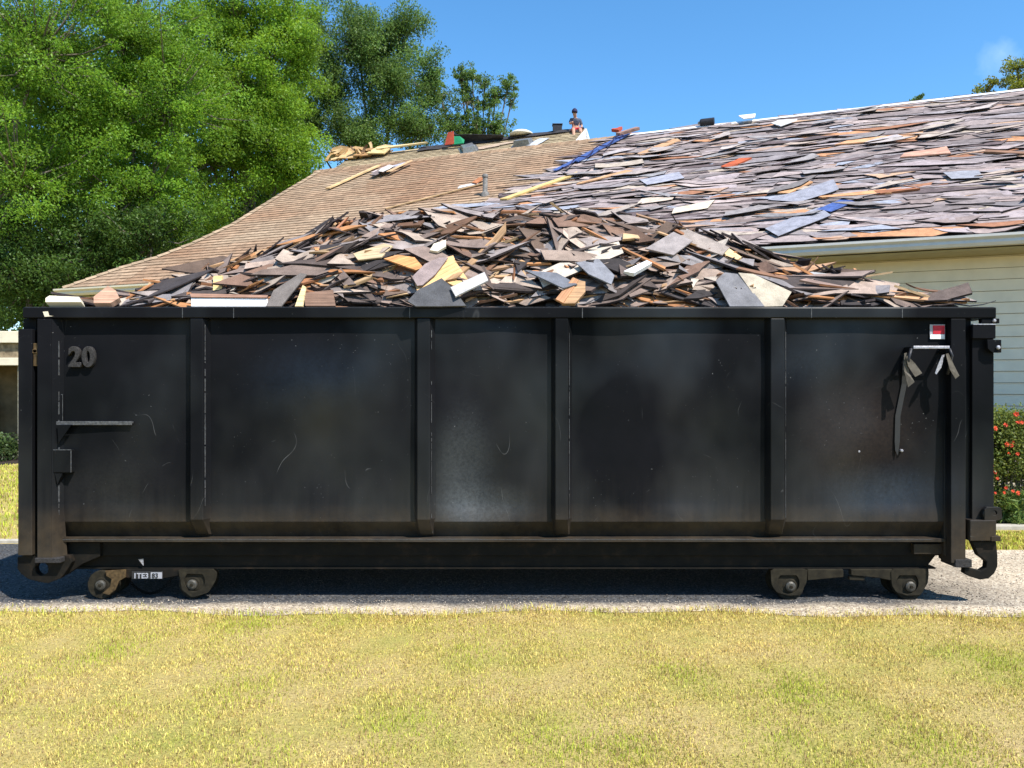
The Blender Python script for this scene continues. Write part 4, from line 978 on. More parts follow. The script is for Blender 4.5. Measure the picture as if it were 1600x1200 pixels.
for u, v in ((1341, 705), (1408, 704)):
    m = MB(); m.lathe((PX(u, YP), YP, PZ(v, YP)), [(.010, .02), (.010, -.012), (.006, -.017)], 8); m.build('bolt', M['bright'], cont)
# right corner
bxp(1486, 1509, 498, 880, YR, YR + .16, 'corner_post'); bxp(1475, 1485.8, 498, 868, YR + .06, YR + .16, 'post_flange')
bxp(1493, 1519, 874.5, 887, YR - .008, YR + .18, 'post_foot', 'digit')
bxp(1519, 1553, 508, 816, YR + .03, YB - .05, 'front_bulkhead')
bxp(1520, 1556, 507, 529, YR - .004, YR + .028, 'bulkhead_cap'); bxp(1521, 1556, 506, 507.3, YR - .006, YR + .027, 'cap_wear', 'bright', 0)
m = MB(); m.prism([(PX(1541, YR), PZ(531, YR)), (PX(1563, YR), PZ(531, YR)), (PX(1563, YR), PZ(551, YR)), (PX(1549, YR), PZ(551, YR)), (PX(1542, YR), PZ(545, YR))][::-1], YR - .012, YR + .012); m.build('hinge_lug', M['paint'], cont, bevel=.002)
m = MB(); m.lathe((PX(1557, YR), YR - .012, PZ(543, YR)), [(.013, 0), (.013, -.012), (.008, -.016)], 8); m.build('bolt', M['bright'], cont)
bxp(1534, 1562, 497.5, 505, YR + .01, YR + .05, 'rim_lug'); 
m = MB(); m.lathe((PX(1554, YR), YR + .01, PZ(501, YR)), [(.011, 0), (.011, -.012), (.006, -.016)], 8); m.build('bolt', M['bright'], cont)
m = MB(); m.ring(outer_match([(1537, 792), (1563, 792), (1565, 810), (1560, 813), (1537, 813)], (1553, 801), 20, YR), circ(1553, 801, .016, 20, YR), YR - .01, YR + .02); m.build('hinge_lug', M['paint'], cont, bevel=.002)
m = MB(); m.lathe((PX(1546, YR), YR + .028, PZ(803, YR)), [(.045, 0), (.045, -.03), (.035, -.035)], 20); m.build('hinge_barrel', M['paint'], cont)
bxp(1516, 1557, 813, 845.5, YR - .02, YR + .16, 'hook_box', 'paint', .005); bxp(1549, 1564, 838, 846, YR - .026, YR + .02, 'hook_tab', 'paint', .003)
m = MB(); Y = YR + .01
hk = [(1519, 846), (1557, 846), (1559, 868), (1559, 885), (1554, 896), (1545, 904), (1532, 906), (1516, 901), (1507, 896), (1508, 887), (1520, 889), (1533, 892), (1541, 887), (1542, 878), (1536, 873), (1529, 868)]
m.prism([(PX(u, Y), PZ(v, Y)) for u, v in hk][::-1], Y, Y + .05); m.build('tow_hook', M['steel'], cont, bevel=.005)
# rollers
def roller(u, v, y, rad=.098):
    x = PX(u, 5.5); z = PZ(v, 5.5)
    w = empty('roller', (x, y, z), cont)
    m = MB(); m.lathe((x, y, z), [(rad * .80, 0), (rad * .96, .0), (rad, .008), (rad, .07), (rad * 1.0, .078), (rad * .8, .08)], 32); m.lathe((x, y, z), [(rad * .45, -.004), (rad * .62, .004), (rad * .79, .012), (rad * .79, .06)], 32)
    m.build('roller_rim', M['roller'], w, bevel=.003)
    m = MB(); m.lathe((x, y - .005, z), [(.036, .02), (.034, -.012), (.024, -.018)], 16); m.build('hub', M['hub'], w)
    m = MB(); m.lathe((x, y - .023, z), [(.012, .004), (.011, -.01)], 6); m.build('axle_nut', M['roller'], w)
    return w
for (u, v) in ((162, 912), (304, 911), (1232, 914), (1418, 914)):
    for y in (5.47, 5.62, 6.95): roller(u, v, y)
def bracket(u, v, du0, du1, dz):
    Y = 5.455; c = (u, v); 
    poly = [(u + du0, 889), (u + du1, 889), (u + du1 * .95, v - 4), (u + du1 * .62, v + 16), (u, v + 17), (u + du0 * .66, v + 12), (u + du0 * .95, v)]
    m = MB(); m.ring(outer_match(poly, (u, v - 3), 32, Y), [(x, min(z, PZ(v - 15, Y))) for x, z in circ(u, v - 3, .075, 32, Y)], Y, Y + .012); m.build('roller_bracket', M['roller'], cont, bevel=.002)
bracket(1232, 914, -28, 30, 0); bracket(1418, 914, -26, 34, 0)
m = MB(); Y = 5.46
m.prism([(PX(1262, Y), PZ(890, Y)), (PX(1318, Y), PZ(890, Y)), (PX(1318, Y), PZ(902, Y)), (PX(1262, Y), PZ(907, Y))][::-1], Y, Y + .05); m.prism([(PX(1330, Y), PZ(890, Y)), (PX(1396, Y), PZ(890, Y)), (PX(1396, Y), PZ(908, Y)), (PX(1372, Y), PZ(903, Y)), (PX(1330, Y), PZ(899, Y))][::-1], Y, Y + .05)
m.prism([(PX(1328, Y), PZ(900, Y)), (PX(1352, Y), PZ(902, Y)), (PX(1352, Y), PZ(908, Y)), (PX(1328, Y), PZ(907, Y))][::-1], Y + .01, Y + .04)
m.build('roller_beam', M['roller'], cont, bevel=.004)
m = MB(); Y = 5.452
m.prism([(PX(u, Y), PZ(v, Y)) for u, v in ((164, 892), (196, 890), (196, 902), (186, 908), (180, 922), (170, 930), (160, 927), (172, 916), (174, 905), (166, 900))][::-1], Y, Y + .014); m.build('roller_bracket', M['rust'], cont, bevel=.002)
m = MB(); m.prism([(PX(u, 5.46), PZ(v, 5.46)) for u, v in ((196, 890), (290, 889), (290, 898), (250, 905), (196, 903))][::-1], 5.466, 5.52); m.build('roller_beam', M['steel'], cont, bevel=.003)
m = MB(); m.ring(outer_match([(278, 889), (338, 889), (338, 905), (326, 926), (300, 934), (284, 922)], (304, 908), 32, 5.455), [(x, min(z, PZ(897, 5.455))) for x, z in circ(304, 908, .07, 32, 5.455)], 5.455, 5.467); m.build('roller_bracket', M['roller'], cont, bevel=.002)
bxp(206, 254, 892.5, 904.5, 5.440, 5.445, 'serial_plate', 'ink', 0); bxp(235.5, 253, 894.5, 904, 5.436, 5.4395, 'serial_tag', 'grey_film', 0)
text_obj('serial_number', '1TE3', PX(208, 5.438), 5.438, PZ(903.5, 5.438), .050, M['grey_film'], cont, .001, .0012)
text_obj('serial_number', '83', PX(237, 5.434), 5.434, PZ(903, 5.434), .045, M['ink'], cont, .001, .0008)
m = MB(); Y = YP + .06; m.prism([(PX(216, Y), PZ(874, Y)), (PX(224, Y), PZ(873, Y)), (PX(224, Y), PZ(884, Y))][::-1], Y, Y + .004); m.build('reflector_scrap', M['bright'], cont)
ch = MB()
for i in range(26):
    k = i / 25; u = 200 + 72 * k; v = 903 + 26 * math.sin(math.pi * min(1, k * 1.02)) ** .8 - 4 * k; p = Vector((PX(u, 5.6), 5.6, PZ(v, 5.6))); a = 1.3 - 2.6 * k
    d_ = Vector((math.cos(a * .6), 0, -math.sin(a * .6))); s_ = Vector((0, 1, 0)) if i % 2 else Vector((d_.z, 0, -d_.x))
    ring = [p + d_ * .016 * math.cos(t_ * .7854) + s_ * .008 * math.sin(t_ * .7854) for t_ in range(9)]
    ch.tube(ring, .0032, 5, cap=False)
o = ch.build('safety_chain', M['steel'], cont); 

# ------------------------------------------------------------------ heap of roofing debris
prof = [(60, 477), (130, 474), (180, 468), (210, 460), (250, 453), (300, 440), (350, 424), (380, 413), (440, 400), (480, 382), (520, 362), (560, 355), (620, 348), (700, 345), (800, 344), (860, 344), (950, 352), (1050, 363), (1100, 372), (1150, 392), (1200, 410), (1240, 422), (1300, 436), (1360, 449), (1420, 462), (1500, 473), (1560, 478)]
hx, hz, hy = [], [], []
for u, v in prof:
    k = min(1, max(0, (abs(u - 800) - 380) / 320)); k = k * k * (3 - 2 * k); Y = 6.25 - .72 * k
    hx.append(PX(u, Y)); hz.append(PZ(v, Y)); hy.append(Y)
def heap(x, y):
    zr = np.interp(x, hx, hz); yr = np.interp(x, hx, hy); f_ = (y - 5.42) / (yr - 5.42)
    if f_ < 0: return 1.955
    if f_ < 1: return 1.955 + (zr - 1.955) * f_ ** .85
    return zr - (zr - 1.9) * ((y - yr) / (7.3 - yr)) ** 1.6 * .85
def heap_n(x, y):
    e = .06; return Vector((-(heap(x + e, y) - heap(x - e, y)) / (2 * e), -(heap(x, y + e) - heap(x, y - e)) / (2 * e), 1)).normalized()
def heap_hit(u, v):
    r_ = ray(u, v); Y = 5.40
    while Y < 7.2:
        p = r_ * Y; 
        if EYE + p.z <= heap(p.x, Y) + .02: break
        Y += .02
    return Y
gx, gy = np.meshgrid(np.linspace(-3.15, 3.13, 150), np.linspace(5.46, 7.2, 46)); rz = np.random.default_rng(3)
gzz = np.array([[heap(a, b) for a, b in zip(ra, rb)] for ra, rb in zip(gx, gy)]) - .09 + rz.normal(0, .018, gx.shape)
co = np.column_stack([gx.ravel(), gy.ravel(), gzz.ravel()]); nx_ = 150
qd = np.array([(j * nx_ + i, j * nx_ + i + 1, (j + 1) * nx_ + i + 1, (j + 1) * nx_ + i) for j in range(45) for i in range(149)])
tag(fast_mesh('rubble_core', co, qd, M['mound']), 'dark crushed rubble filling the inside of the dumpster heap', 'rubble', kind='stuff')

SHC = [(.10, .075, .065), (.15, .11, .092), (.21, .155, .13), (.28, .21, .17), (.045, .038, .038), (.35, .275, .22), (.18, .11, .08), (.20, .18, .18), (.12, .082, .062), (.24, .20, .185), (.07, .055, .05)]
WDC = [(.38, .17, .07), (.26, .115, .055), (.38, .23, .12), (.15, .08, .048), (.40, .27, .15), (.21, .11, .065), (.28, .17, .10), (.40, .19, .08)]
def heap_piece(r_, big, wood, lift):
    while True:
        x = r_.uniform(-3.12, 3.10); y = 5.45 + (r_.random() ** 1.1) * 1.25 if not big or r_.random() < .9 else r_.uniform(5.6, 7.0)
        h = heap(x, y) - 1.955
        if r_.random() < .18 + h: break
    n = heap_n(x, y); up = Vector((0, 0, 1)); n = (n * r_.uniform(.5, 1.1) + up * .36 + Vector((r_.gauss(0, .26), r_.gauss(-.16, .24), 0))).normalized()
    a = r_.gauss(0, .48) if r_.random() < .82 else r_.uniform(-1.5, 1.5)
    xd = Vector((math.cos(a), math.sin(a), 0)); xd = (xd - n * xd.dot(n)).normalized()
    slope = (heap(x + .2, y) - heap(x - .2, y)) / .4; xd = (xd + up * slope * .6 * (1 if xd.x > 0 else -1)).normalized()
    if wood:
        L_ = r_.uniform(.25, .85) if big else r_.uniform(.12, .45); wd = r_.uniform(.04, .14) if big else r_.uniform(.015, .05); T = r_.uniform(.008, .02)
        sh = shard(r_, L_, wd, T, .28, (r_.uniform(.2, 1), r_.uniform(.15, 1)), r_.uniform(-.03, .05), r_.uniform(-.3, .3), 4, 1.2)
        c = r_.choice(WDC)
    else:
        L_ = r_.uniform(.34, .84) if big else r_.uniform(.14, .42); wd = r_.uniform(.12, .29) if big else r_.uniform(.06, .2); T = r_.uniform(.006, .012)
        sh = shard(r_, L_, wd, T * 1.4, .2, (r_.uniform(.45, 1.1), r_.uniform(.45, 1.1)), r_.uniform(-.06, .09), r_.uniform(-.35, .35), 4, 1.0)
        c = r_.choice(SHC)
        if r_.random() < .03: c = (.40, .34, .28)
    if abs(x) > 2.75: 
        L_ = L_ * .6
    k = r_.uniform(.8, 1.25); c = tuple(q_ * k for q_ in c)
    z = heap(x, y) + lift; 
    if y < 5.62: # keep pieces behind the rim
        y = max(y, 5.44 + .45 * wd); z = max(z, 1.97)
    lim = 3.12 - L_ * .45; x = max(-lim, min(lim, x))
    M4 = frame(Vector((x, y, z)), xd, n)
    ys = [(M4 @ Vector(p)) for p in sh[0]]
    dy_ = 5.462 - min(p.y for p in ys)
    if dy_ > 0:
        M4 = Matrix.Translation((0, dy_, 0)) @ M4
    for p in sh[0]:
        q_ = M4 @ Vector(p)
        if q_.z > heap(q_.x, q_.y) + .17 or abs(q_.x) > 3.19: return heap_piece(r_, big, wood, lift)
    return sh, M4, c
rh = random.Random(99); sm = MB(); sw = MB()
for i in range(2000):
    w_ = rh.random() < .36; sh, M4, c = heap_piece(rh, False, w_, rh.uniform(-.07, .035)); (sw if w_ else sm).add([tuple(M4 @ Vector(p)) for p in sh[0]], sh[1], c, sh[2], 0 if w_ else smi(sh[1]))
for i in range(500):
    w_ = rh.random() < .25; sh, M4, c = heap_piece(rh, True, w_, rh.uniform(-.09, -.01)); (sw if w_ else sm).add([tuple(M4 @ Vector(p)) for p in sh[0]], sh[1], c, sh[2], 0 if w_ else smi(sh[1]))
tag(sm.build('shingle_fragments', [M['shingle'], M['core']]), 'countless small broken shingle fragments packed into the dumpster heap', 'fragments', kind='stuff')
tag(sw.build('wood_splinters', M['wood']), 'countless thin wood splinters packed through the dumpster heap', 'splinters', kind='stuff')
for i in range(230):
    sh, M4, c = heap_piece(rh, True, False, rh.uniform(-.01, .09)); o = shard_obj('shingle_scrap', sh, M['shingle'], M4, c); lum = c[0]
    if lum < .12: tag(o, 'charcoal black torn shingle scrap in the dumpster heap', 'shingle scrap', 'charcoal shingle scraps in the dumpster')
    elif lum < .26: tag(o, 'grey brown torn shingle scrap in the dumpster heap', 'shingle scrap', 'grey brown shingle scraps in the dumpster')
    else: tag(o, 'pale weathered torn shingle scrap in the dumpster heap', 'shingle scrap', 'pale shingle scraps in the dumpster')
for i in range(110):
    sh, M4, c = heap_piece(rh, True, True, rh.uniform(.0, .09)); o = shard_obj('broken_lath', sh, M['wood'], M4, c)
    if c[0] > .33: tag(o, 'pale orange broken wooden lath in the dumpster heap', 'lath', 'pale broken laths in the dumpster')
    else: tag(o, 'dark brown broken wooden lath in the dumpster heap', 'lath', 'dark broken laths in the dumpster')

# distinct pieces, each an outlined plate lying in its own plane
def plate(name, poly, tilt, roll, T, mat, tint, label, cat, dy=-.06, Yc=None):
    cu = sum(p[0] for p in poly) / len(poly); cv = sum(p[1] for p in poly) / len(poly)
    Y = (Yc or heap_hit(cu, cv)) + dy; o_ = Vector((0, 0, EYE)); c = o_ + ray(cu, cv) * Y
    n = Vector((math.sin(roll), -math.sin(tilt), math.cos(tilt))).normalized()
    P = []; Y -= .05; c = o_ + ray(cu, cv) * Y
    for u, v in poly:
        r_ = ray(u, v); P.append(o_ + r_ * ((c - o_).dot(n) / r_.dot(n)))
    if (P[1] - P[0]).cross(P[2] - P[0]).dot(n) < 0: P = P[::-1]
    return quad3(name, P, T, mat, label, cat, tint)
sh_m, wd_m = M['shingle'], M['wood']
rad = math.radians
plate('dark_shingle', [(637, 472), (652, 455), (690, 436), (708, 452), (728, 479), (690, 480), (650, 480)], rad(55), .1, .01, sh_m, (.075, .075, .08), 'large dark granular shingle square leaning at the rim, lower middle of the heap', 'shingle', -.10)
plate('plywood_sheet', [(646, 432), (676, 408), (708, 399), (713, 410), (732, 438), (708, 446), (690, 436), (652, 456)], rad(50), .05, .012, wd_m, (.62, .38, .17), 'orange yellow plywood sheet behind the large dark shingle square', 'plywood', -.07)
plate('brown_shingle', [(644, 434), (664, 414), (686, 404), (700, 404), (680, 430), (660, 447), (652, 448)], rad(50), .05, .01, sh_m, (.26, .20, .19), 'brown shingle piece overlapping the orange plywood sheet', 'shingle', -.09)
plate('white_strip', [(704, 451), (757, 427), (763, 440), (712, 465)], rad(45), .0, .012, sh_m, (.44, .42, .41), 'white shingle strip to the right of the large dark square', 'shingle', -.12)
plate('white_board', [(300, 466), (418, 463), (420, 480), (300, 480)], rad(70), 0, .015, M['white'], (1, 1, 1), 'long white board edge along the rim at left', 'board', 0, 5.50)
plate('brown_board', [(298, 461), (420, 464), (418, 467.5), (300, 466.5)], rad(60), 0, .02, wd_m, (.30, .17, .12), 'thin brown board on top of the long white board', 'board', 0, 5.505)
plate('brown_board', [(476, 460), (521, 455), (525, 480), (478, 480)], rad(65), 0, .02, wd_m, (.20, .12, .085), 'flat brown panel at the rim right of the upright foam sliver', 'panel', 0, 5.52)
plate('pale_board', [(1153, 428), (1176, 430), (1236, 458), (1222, 480), (1190, 481)], rad(58), 0, .014, sh_m, (.42, .36, .28), 'big pale tan triangular board leaning at the rim, right of centre', 'board', -.10)
plate('grey_shingle', [(1118, 440), (1132, 427), (1155, 430), (1194, 480), (1140, 480)], rad(55), 0, .01, sh_m, (.17, .165, .175), 'cracked grey shingle beside the big pale triangular board', 'shingle', -.07)
plate('grey_shingle', [(1008, 390), (1052, 364), (1082, 378), (1052, 400)], rad(40), .05, .01, sh_m, (.27, .235, .225), 'broad grey shingle sheet at the upper right shoulder of the heap', 'shingle', -.14)
plate('pale_shingle', [(1046, 367), (1068, 357), (1140, 388), (1128, 400), (1092, 388)], rad(40), -.2, .01, sh_m, (.33, .275, .24), 'pale shingle sheet behind the broad grey one on the heap shoulder', 'shingle', -.10)
plate('foam_chip', [(1120, 388), (1136, 390), (1158, 405), (1150, 410), (1132, 402)], rad(40), 0, .02, wd_m, (.66, .46, .24), 'yellow chip at the right end of the pale shingle sheet', 'chip', -.12)
plate('foam_sliver', [(335, 433), (349, 432), (348, 465), (334, 466)], rad(75), 0, .02, wd_m, (.72, .52, .24), 'upright yellow foam sliver above the long white board', 'foam', -.08)
plate('foam_sliver', [(474, 447), (479, 450), (474, 480), (462, 480)], rad(75), 0, .02, wd_m, (.72, .55, .30), 'upright yellow foam sliver left of the brown panel', 'foam', -.06)
plate('dark_shingle', [(470, 428), (480, 430), (440, 480), (416, 480), (428, 455)], rad(55), 0, .01, sh_m, (.15, .13, .12), 'long dark shingle standing diagonally at the left of the heap', 'shingle', -.08)
plate('foam_block', [(78, 474), (84, 470), (130, 472), (133, 480), (78, 480)], rad(60), 0, .06, M['cream'], (1, 1, 1), 'pale yellow foam block at the left end of the rim', 'foam', 0, 5.48)
plate('wood_block', [(150, 470), (172, 453), (184, 460), (190, 472), (176, 480), (150, 480)], rad(50), 0, .04, wd_m, (.42, .25, .17), 'brown curled wood block at the left end of the heap', 'wood', 0, 5.50)
plate('foam_chip', [(672, 394), (678, 384), (697, 378), (697, 388), (684, 396)], rad(50), 0, .02, M['cream'], (1, 1, 1), 'cream foam wedge in the upper middle of the heap', 'foam', -.10)
plate('plywood_sheet', [(600, 406), (622, 400), (648, 404), (662, 420), (650, 424)], rad(48), 0, .012, wd_m, (.55, .26, .10), 'deep orange plywood flake left of the large plywood sheet', 'plywood', -.10)
plate('pale_shingle', [(552, 398), (600, 382), (614, 386), (596, 404), (560, 408)], rad(40), 0, .01, wd_m, (.44, .33, .20), 'pale yellow flake in the upper left of the heap', 'flake', -.08)
plate('pale_shingle', [(428, 412), (470, 390), (486, 394), (482, 402), (430, 418)], rad(45), 0, .01, sh_m, (.32, .27, .23), 'pale grey shingle on the left shoulder of the heap', 'shingle', -.06)
plate('grey_shingle', [(373, 436), (430, 420), (440, 428), (420, 440), (372, 448)], rad(45), 0, .01, sh_m, (.29, .25, .21), 'broad pale grey shingle low on the left slope of the heap', 'shingle', -.06)
plate('white_board', [(974, 429), (1010, 412), (1018, 416), (990, 432)], rad(45), 0, .03, M['white'], (1, 1, 1), 'short white board end right of the heap middle', 'board', -.10)
plate('grey_shingle', [(900, 412), (935, 406), (960, 432), (955, 446), (920, 430)], rad(42), 0, .01, sh_m, (.20, .20, .22), 'blue grey shingle in the middle of the heap', 'shingle', -.10)
plate('grey_shingle', [(820, 424), (870, 428), (902, 446), (880, 452)], rad(40), 0, .01, sh_m, (.14, .145, .165), 'dark blue grey shingle at the heap middle, left of the light one', 'shingle', -.10)
plate('plywood_sheet', [(868, 470), (880, 455), (895, 436), (904, 440), (892, 458), (880, 476)], rad(60), 0, .02, wd_m, (.42, .21, .11), 'brown red broken board end pointing up in the middle of the heap', 'board', -.08)
plate('wood_block', [(875, 468), (896, 440), (914, 444), (914, 460), (898, 478), (878, 478)], rad(60), 0, .03, wd_m, (.40, .24, .13), 'rough bark coloured wood block at the rim in the middle', 'wood', -.05)
plate('white_strip', [(1246, 430), (1268, 427), (1325, 434), (1324, 440), (1290, 439)], rad(50), 0, .015, M['galv'], (1, 1, 1), 'bent light metal strip on the right slope of the heap', 'metal', -.08)
plate('splintered_board', [(1332, 420), (1336, 421), (1356, 448), (1350, 452), (1338, 440)], rad(75), 0, .02, wd_m, (.50, .25, .12), 'orange splinter spike standing up on the right slope', 'splinter', -.04)
plate('splintered_board', [(1200, 422), (1250, 420), (1306, 412), (1262, 428), (1212, 430)], rad(50), 0, .02, wd_m, (.38, .22, .13), 'long brown splinter jutting right from the heap', 'splinter', -.08)
for i, (a, b) in enumerate((((1372, 462), (1500, 474)), ((1392, 458), (1512, 473)), ((1260, 440), (1400, 466)), ((1290, 446), (1420, 470)), ((1410, 456), (1490, 470)))):
    nm = ('lowest', 'rightmost', 'long upper', 'long middle', 'short')[i]
    Y = 5.56 + .03 * i; A_ = Vector((PX(a[0], Y), Y, PZ(a[1], Y))); B_ = Vector((PX(b[0], Y), Y - .04, PZ(b[1], Y)))
    o = shard_obj('broken_lath', shard(R, (B_ - A_).length, .07, .015, .2, (.6, .3), .01, 0, 5, .6), wd_m, frame((A_ + B_) / 2, B_ - A_, Vector((.1, -.6, .8))), (.50, .28, .15) if i != 2 else (.25, .17, .14))
    tag(o, nm + ' splintered lath fanning out at the right end of the heap', 'lath')
m = MB(); m.tube([(PX(1488, 5.5), 5.5, PZ(474, 5.5)), (PX(1515, 5.48), 5.48, PZ(478, 5.48)), (PX(1535, 5.46), 5.46, PZ(476, 5.46)), (PX(1556, 5.44), 5.44, PZ(470, 5.44))], [.006, .005, .004, .003], 6); tag(m.build('wire', M['black'], smooth=True), 'thin dark wire curling over the right end of the rim', 'wire')
for i, (a, b, w_, c) in enumerate((((500, 385), (540, 343), .03, (.40, .18, .10)), ((495, 382), (518, 372), .05, (.5, .3, .14)), ((520, 371), (640, 352), .12, (.17, .09, .06)))):
    Y = heap_hit(*a) - .02; A_ = Vector((PX(a[0], Y), Y, PZ(a[1], Y))); B_ = Vector((PX(b[0], Y + .1), Y + .1, PZ(b[1], Y + .1)))
    o = shard_obj('broken_lath', shard(R, (B_ - A_).length, w_, .015, .2, (1, .3), 0, 0, 5, .6), wd_m, frame((A_ + B_) / 2, B_ - A_, Vector((.1, -.8, .5))), c)
    tag(o, ('thin red brown stick poking up at the upper left of the heap', 'short tan stick beside the red brown stick', 'wide dark brown board along the upper left crest')[i], 'lath')

# ------------------------------------------------------------------ neighbouring porch at the far left
po = empty('neighbouring_porch', (-12.5, 17.0, 0)); tag(po, 'small tan porch with cream posts and carved beam beyond the left lawn', 'porch')
def wb(name, x0, x1, y0, y1, z0, z1, mat, bev=.01): m = MB(); m.box(x0, x1, y0, y1, z0, z1); return m.build(name, M[mat], po, bevel=bev)
wb('roof_beam', -15, -9.6, 16.3, 19.4, 2.32, 2.56, 'cream'); wb('carved_beam', -15, -9.7, 16.4, 19.2, 2.02, 2.319, 'stone'); wb('lintel', -15, -9.68, 16.35, 16.75, 1.86, 2.019, 'cream')
wb('wall', -15, -9.7, 17.8, 18.0, 0, 2.019, 'tanwall')
for x in (-10.15, -11.35, -13.2):
    wb('post', x, x + .32, 16.42, 16.72, 0, 1.859, 'post')
# ------------------------------------------------------------------ foliage
NB = 1.9
def leaves(cl, n_per, L_, Wd, base, r, droop=.25, tone=.25):
    cs = []; cols = []
    for (c, rx, rz_, tn) in cl:
        n = int(n_per * max((rx / .6) ** 2, .12) * (NB if rx < .32 else 1))
        d = r.normal(0, 1, (n, 3)); d /= np.linalg.norm(d, axis=1)[:, None]; k = r.random(n) ** .45
        p = d * k[:, None] * np.array([rx, rx, rz_]); cs.append(p + np.array(c)); cols.append(np.full(n, tn))
    P = np.vstack(cs); tn = np.concatenate(cols); n = len(P)
    a = r.normal(0, 1, (n, 3)); a[:, 2] -= droop; a /= np.linalg.norm(a, axis=1)[:, None]
    nn = r.normal(0, .75, (n, 3)) + np.array([.15, -.25, .9]); b = np.cross(nn, a); b /= np.linalg.norm(b, axis=1)[:, None] + 1e-6
    l = L_ * r.uniform(.6, 1.3, (n, 1)); w = Wd * r.uniform(.7, 1.3, (n, 1))
    nrm_ = np.cross(a, b)
    co = np.stack([P - a * l * .5, P + b * w * .5 + nrm_ * w * .15, P + a * l * .5, P - b * w * .5 + nrm_ * w * .15], 1).reshape(-1, 3)
    q_ = np.arange(n * 4).reshape(-1, 4)
    c = np.array(base)[None] * (1 + tn[:, None]) * r.uniform(1 - tone, 1 + tone, (n, 1))
    y_ = r.random((n, 1)); c = c * (1 + np.array([.30, .08, -.2]) * (y_ - .4))
    return co, q_, np.repeat(c, 4, 0)
def tree(name, label, base, lobes, Y, r, leaf=(.10, .042), n_per=300, cr=(.28, .78), dens=1.0, shade=(.075, .14, .028), group=None, trunk_r=.15, flat=.6, dY=1.0, shell=.22, droop=.25):
    root = empty(name, (base[0], base[1], 0)); tag(root, label, 'tree', group)
    cl = []; ends = []
    for (u, v, ru, rv, n) in lobes:
        cx, cz = PX(u, Y), PZ(v, Y); rx, rz_ = ru / F * Y, rv / F * Y; ry = max(rx * dY, .6)
        for i in range(int(n * dens)):
            d = r.normal(0, 1, 3); d /= np.linalg.norm(d); k = shell + (1 - shell) * r.random() ** .7 + r.normal(0, .15)
            if r.random() < .15: k *= r.random()
            p = (cx + d[0] * rx * k, Y + d[1] * ry * k, cz + d[2] * rz_ * k)
            if p[2] < .3: continue
            s_ = r.uniform(*cr) * min(1, max(.55, min(rx, rz_) / 1.2)); cl.append((p, s_, s_ * flat, r.uniform(-.25, .3)))
        ends.append(((cx, Y, cz - rz_ * .2), min(rx, rz_), n))
    co, q_, t = leaves(cl, n_per, leaf[0], leaf[1], shade, r, droop)
    fast_mesh('crown', co, q_, M['leaf'], t, root)
    m = MB(); top = max(e[0][2] for e in ends) - .8; b = Vector((base[0], base[1], 0)); hi = Vector((np.mean([e[0][0] for e in ends]), Y, top))
    sp = [b, b.lerp(hi, .25) + Vector((.15, 0, 0)), b.lerp(hi, .5) - Vector((.1, 0, 0)), b.lerp(hi, .78), hi]
    m.tube(sp, [trunk_r, trunk_r * .8, trunk_r * .6, trunk_r * .35, .03], 8)
    rr = random.Random(5)
    for (c, rs_, n) in ends:
        c = Vector(c); st = sp[1].lerp(sp[3], max(0, min(1, (c.z - 2.5) / max(1, top) * .8))); mid = st.lerp(c, .5) + Vector((0, 0, -.15 * (c - st).length * .3))
        m.tube([st, mid, c], [trunk_r * .4, trunk_r * .25, .03], 6)
    for i, (p, s_, _, _) in enumerate(cl):
        if i % 2: continue
        p = Vector(p); e = min(ends, key=lambda e: (Vector(e[0]) - p).length); c = Vector(e[0]); st = c.lerp(p, .15)
        m.tube([st, st.lerp(p, .5) + Vector((0, 0, -.1)), p + Vector((0, 0, s_ * .3))], [.028, .018, .007], 4, cap=False)
    m.build('trunk', M['bark'], root)
    return root
rt = np.random.default_rng(12)
TG = None
BR = (.135, .265, .022); MG = (.10, .18, .04); SHADE_G = (.06, .12, .02)  # last green darkened so the low left shade sits in the leaf colour
tree('broadleaf_tree', 'bushy bright green tree filling the upper left corner', (-14.2, 19.5), [(-60, 120, 160, 200, 70), (60, 60, 130, 150, 95), (30, 260, 140, 130, 90)], 19.5, rt, (.085, .036), 370, (.2, .62), 1.45, BR)
tree('broadleaf_tree', 'tall bright green tree with drooping sprays right of the corner tree', (-9.9, 21.5), [(190, 30, 130, 120, 90), (260, 130, 120, 120, 95), (150, 200, 110, 110, 70), (215, 290, 115, 90, 80)], 21.5, rt, (.09, .038), 360, (.2, .62), 1.45, BR)
tree('broadleaf_tree', 'light green tree between the corner trees and the open dark tree', (-8.2, 26), [(370, 20, 100, 120, 85), (410, 150, 105, 120, 105), (330, 240, 80, 90, 55), (440, 250, 75, 70, 60), (455, 60, 50, 80, 50), (300, 340, 70, 60, 30), (310, 90, 80, 100, 50)], 26, rt, (.10, .042), 360, (.25, .7), 1.4, (.155, .285, .022))
tree('broadleaf_tree', 'open dark green tree with sky showing through, behind the tan roof', (-4.6, 30), [(560, 60, 62, 70, 44), (520, 140, 45, 80, 32), (610, 120, 70, 80, 52), (630, 50, 40, 40, 20), (672, 130, 34, 60, 24), (560, 215, 70, 50, 36), (660, 200, 60, 40, 34), (488, 50, 40, 50, 20), (475, 180, 40, 80, 26)], 30, rt, (.10, .045), 420, (.3, .75), 1.35, MG, shell=.2, flat=.8)
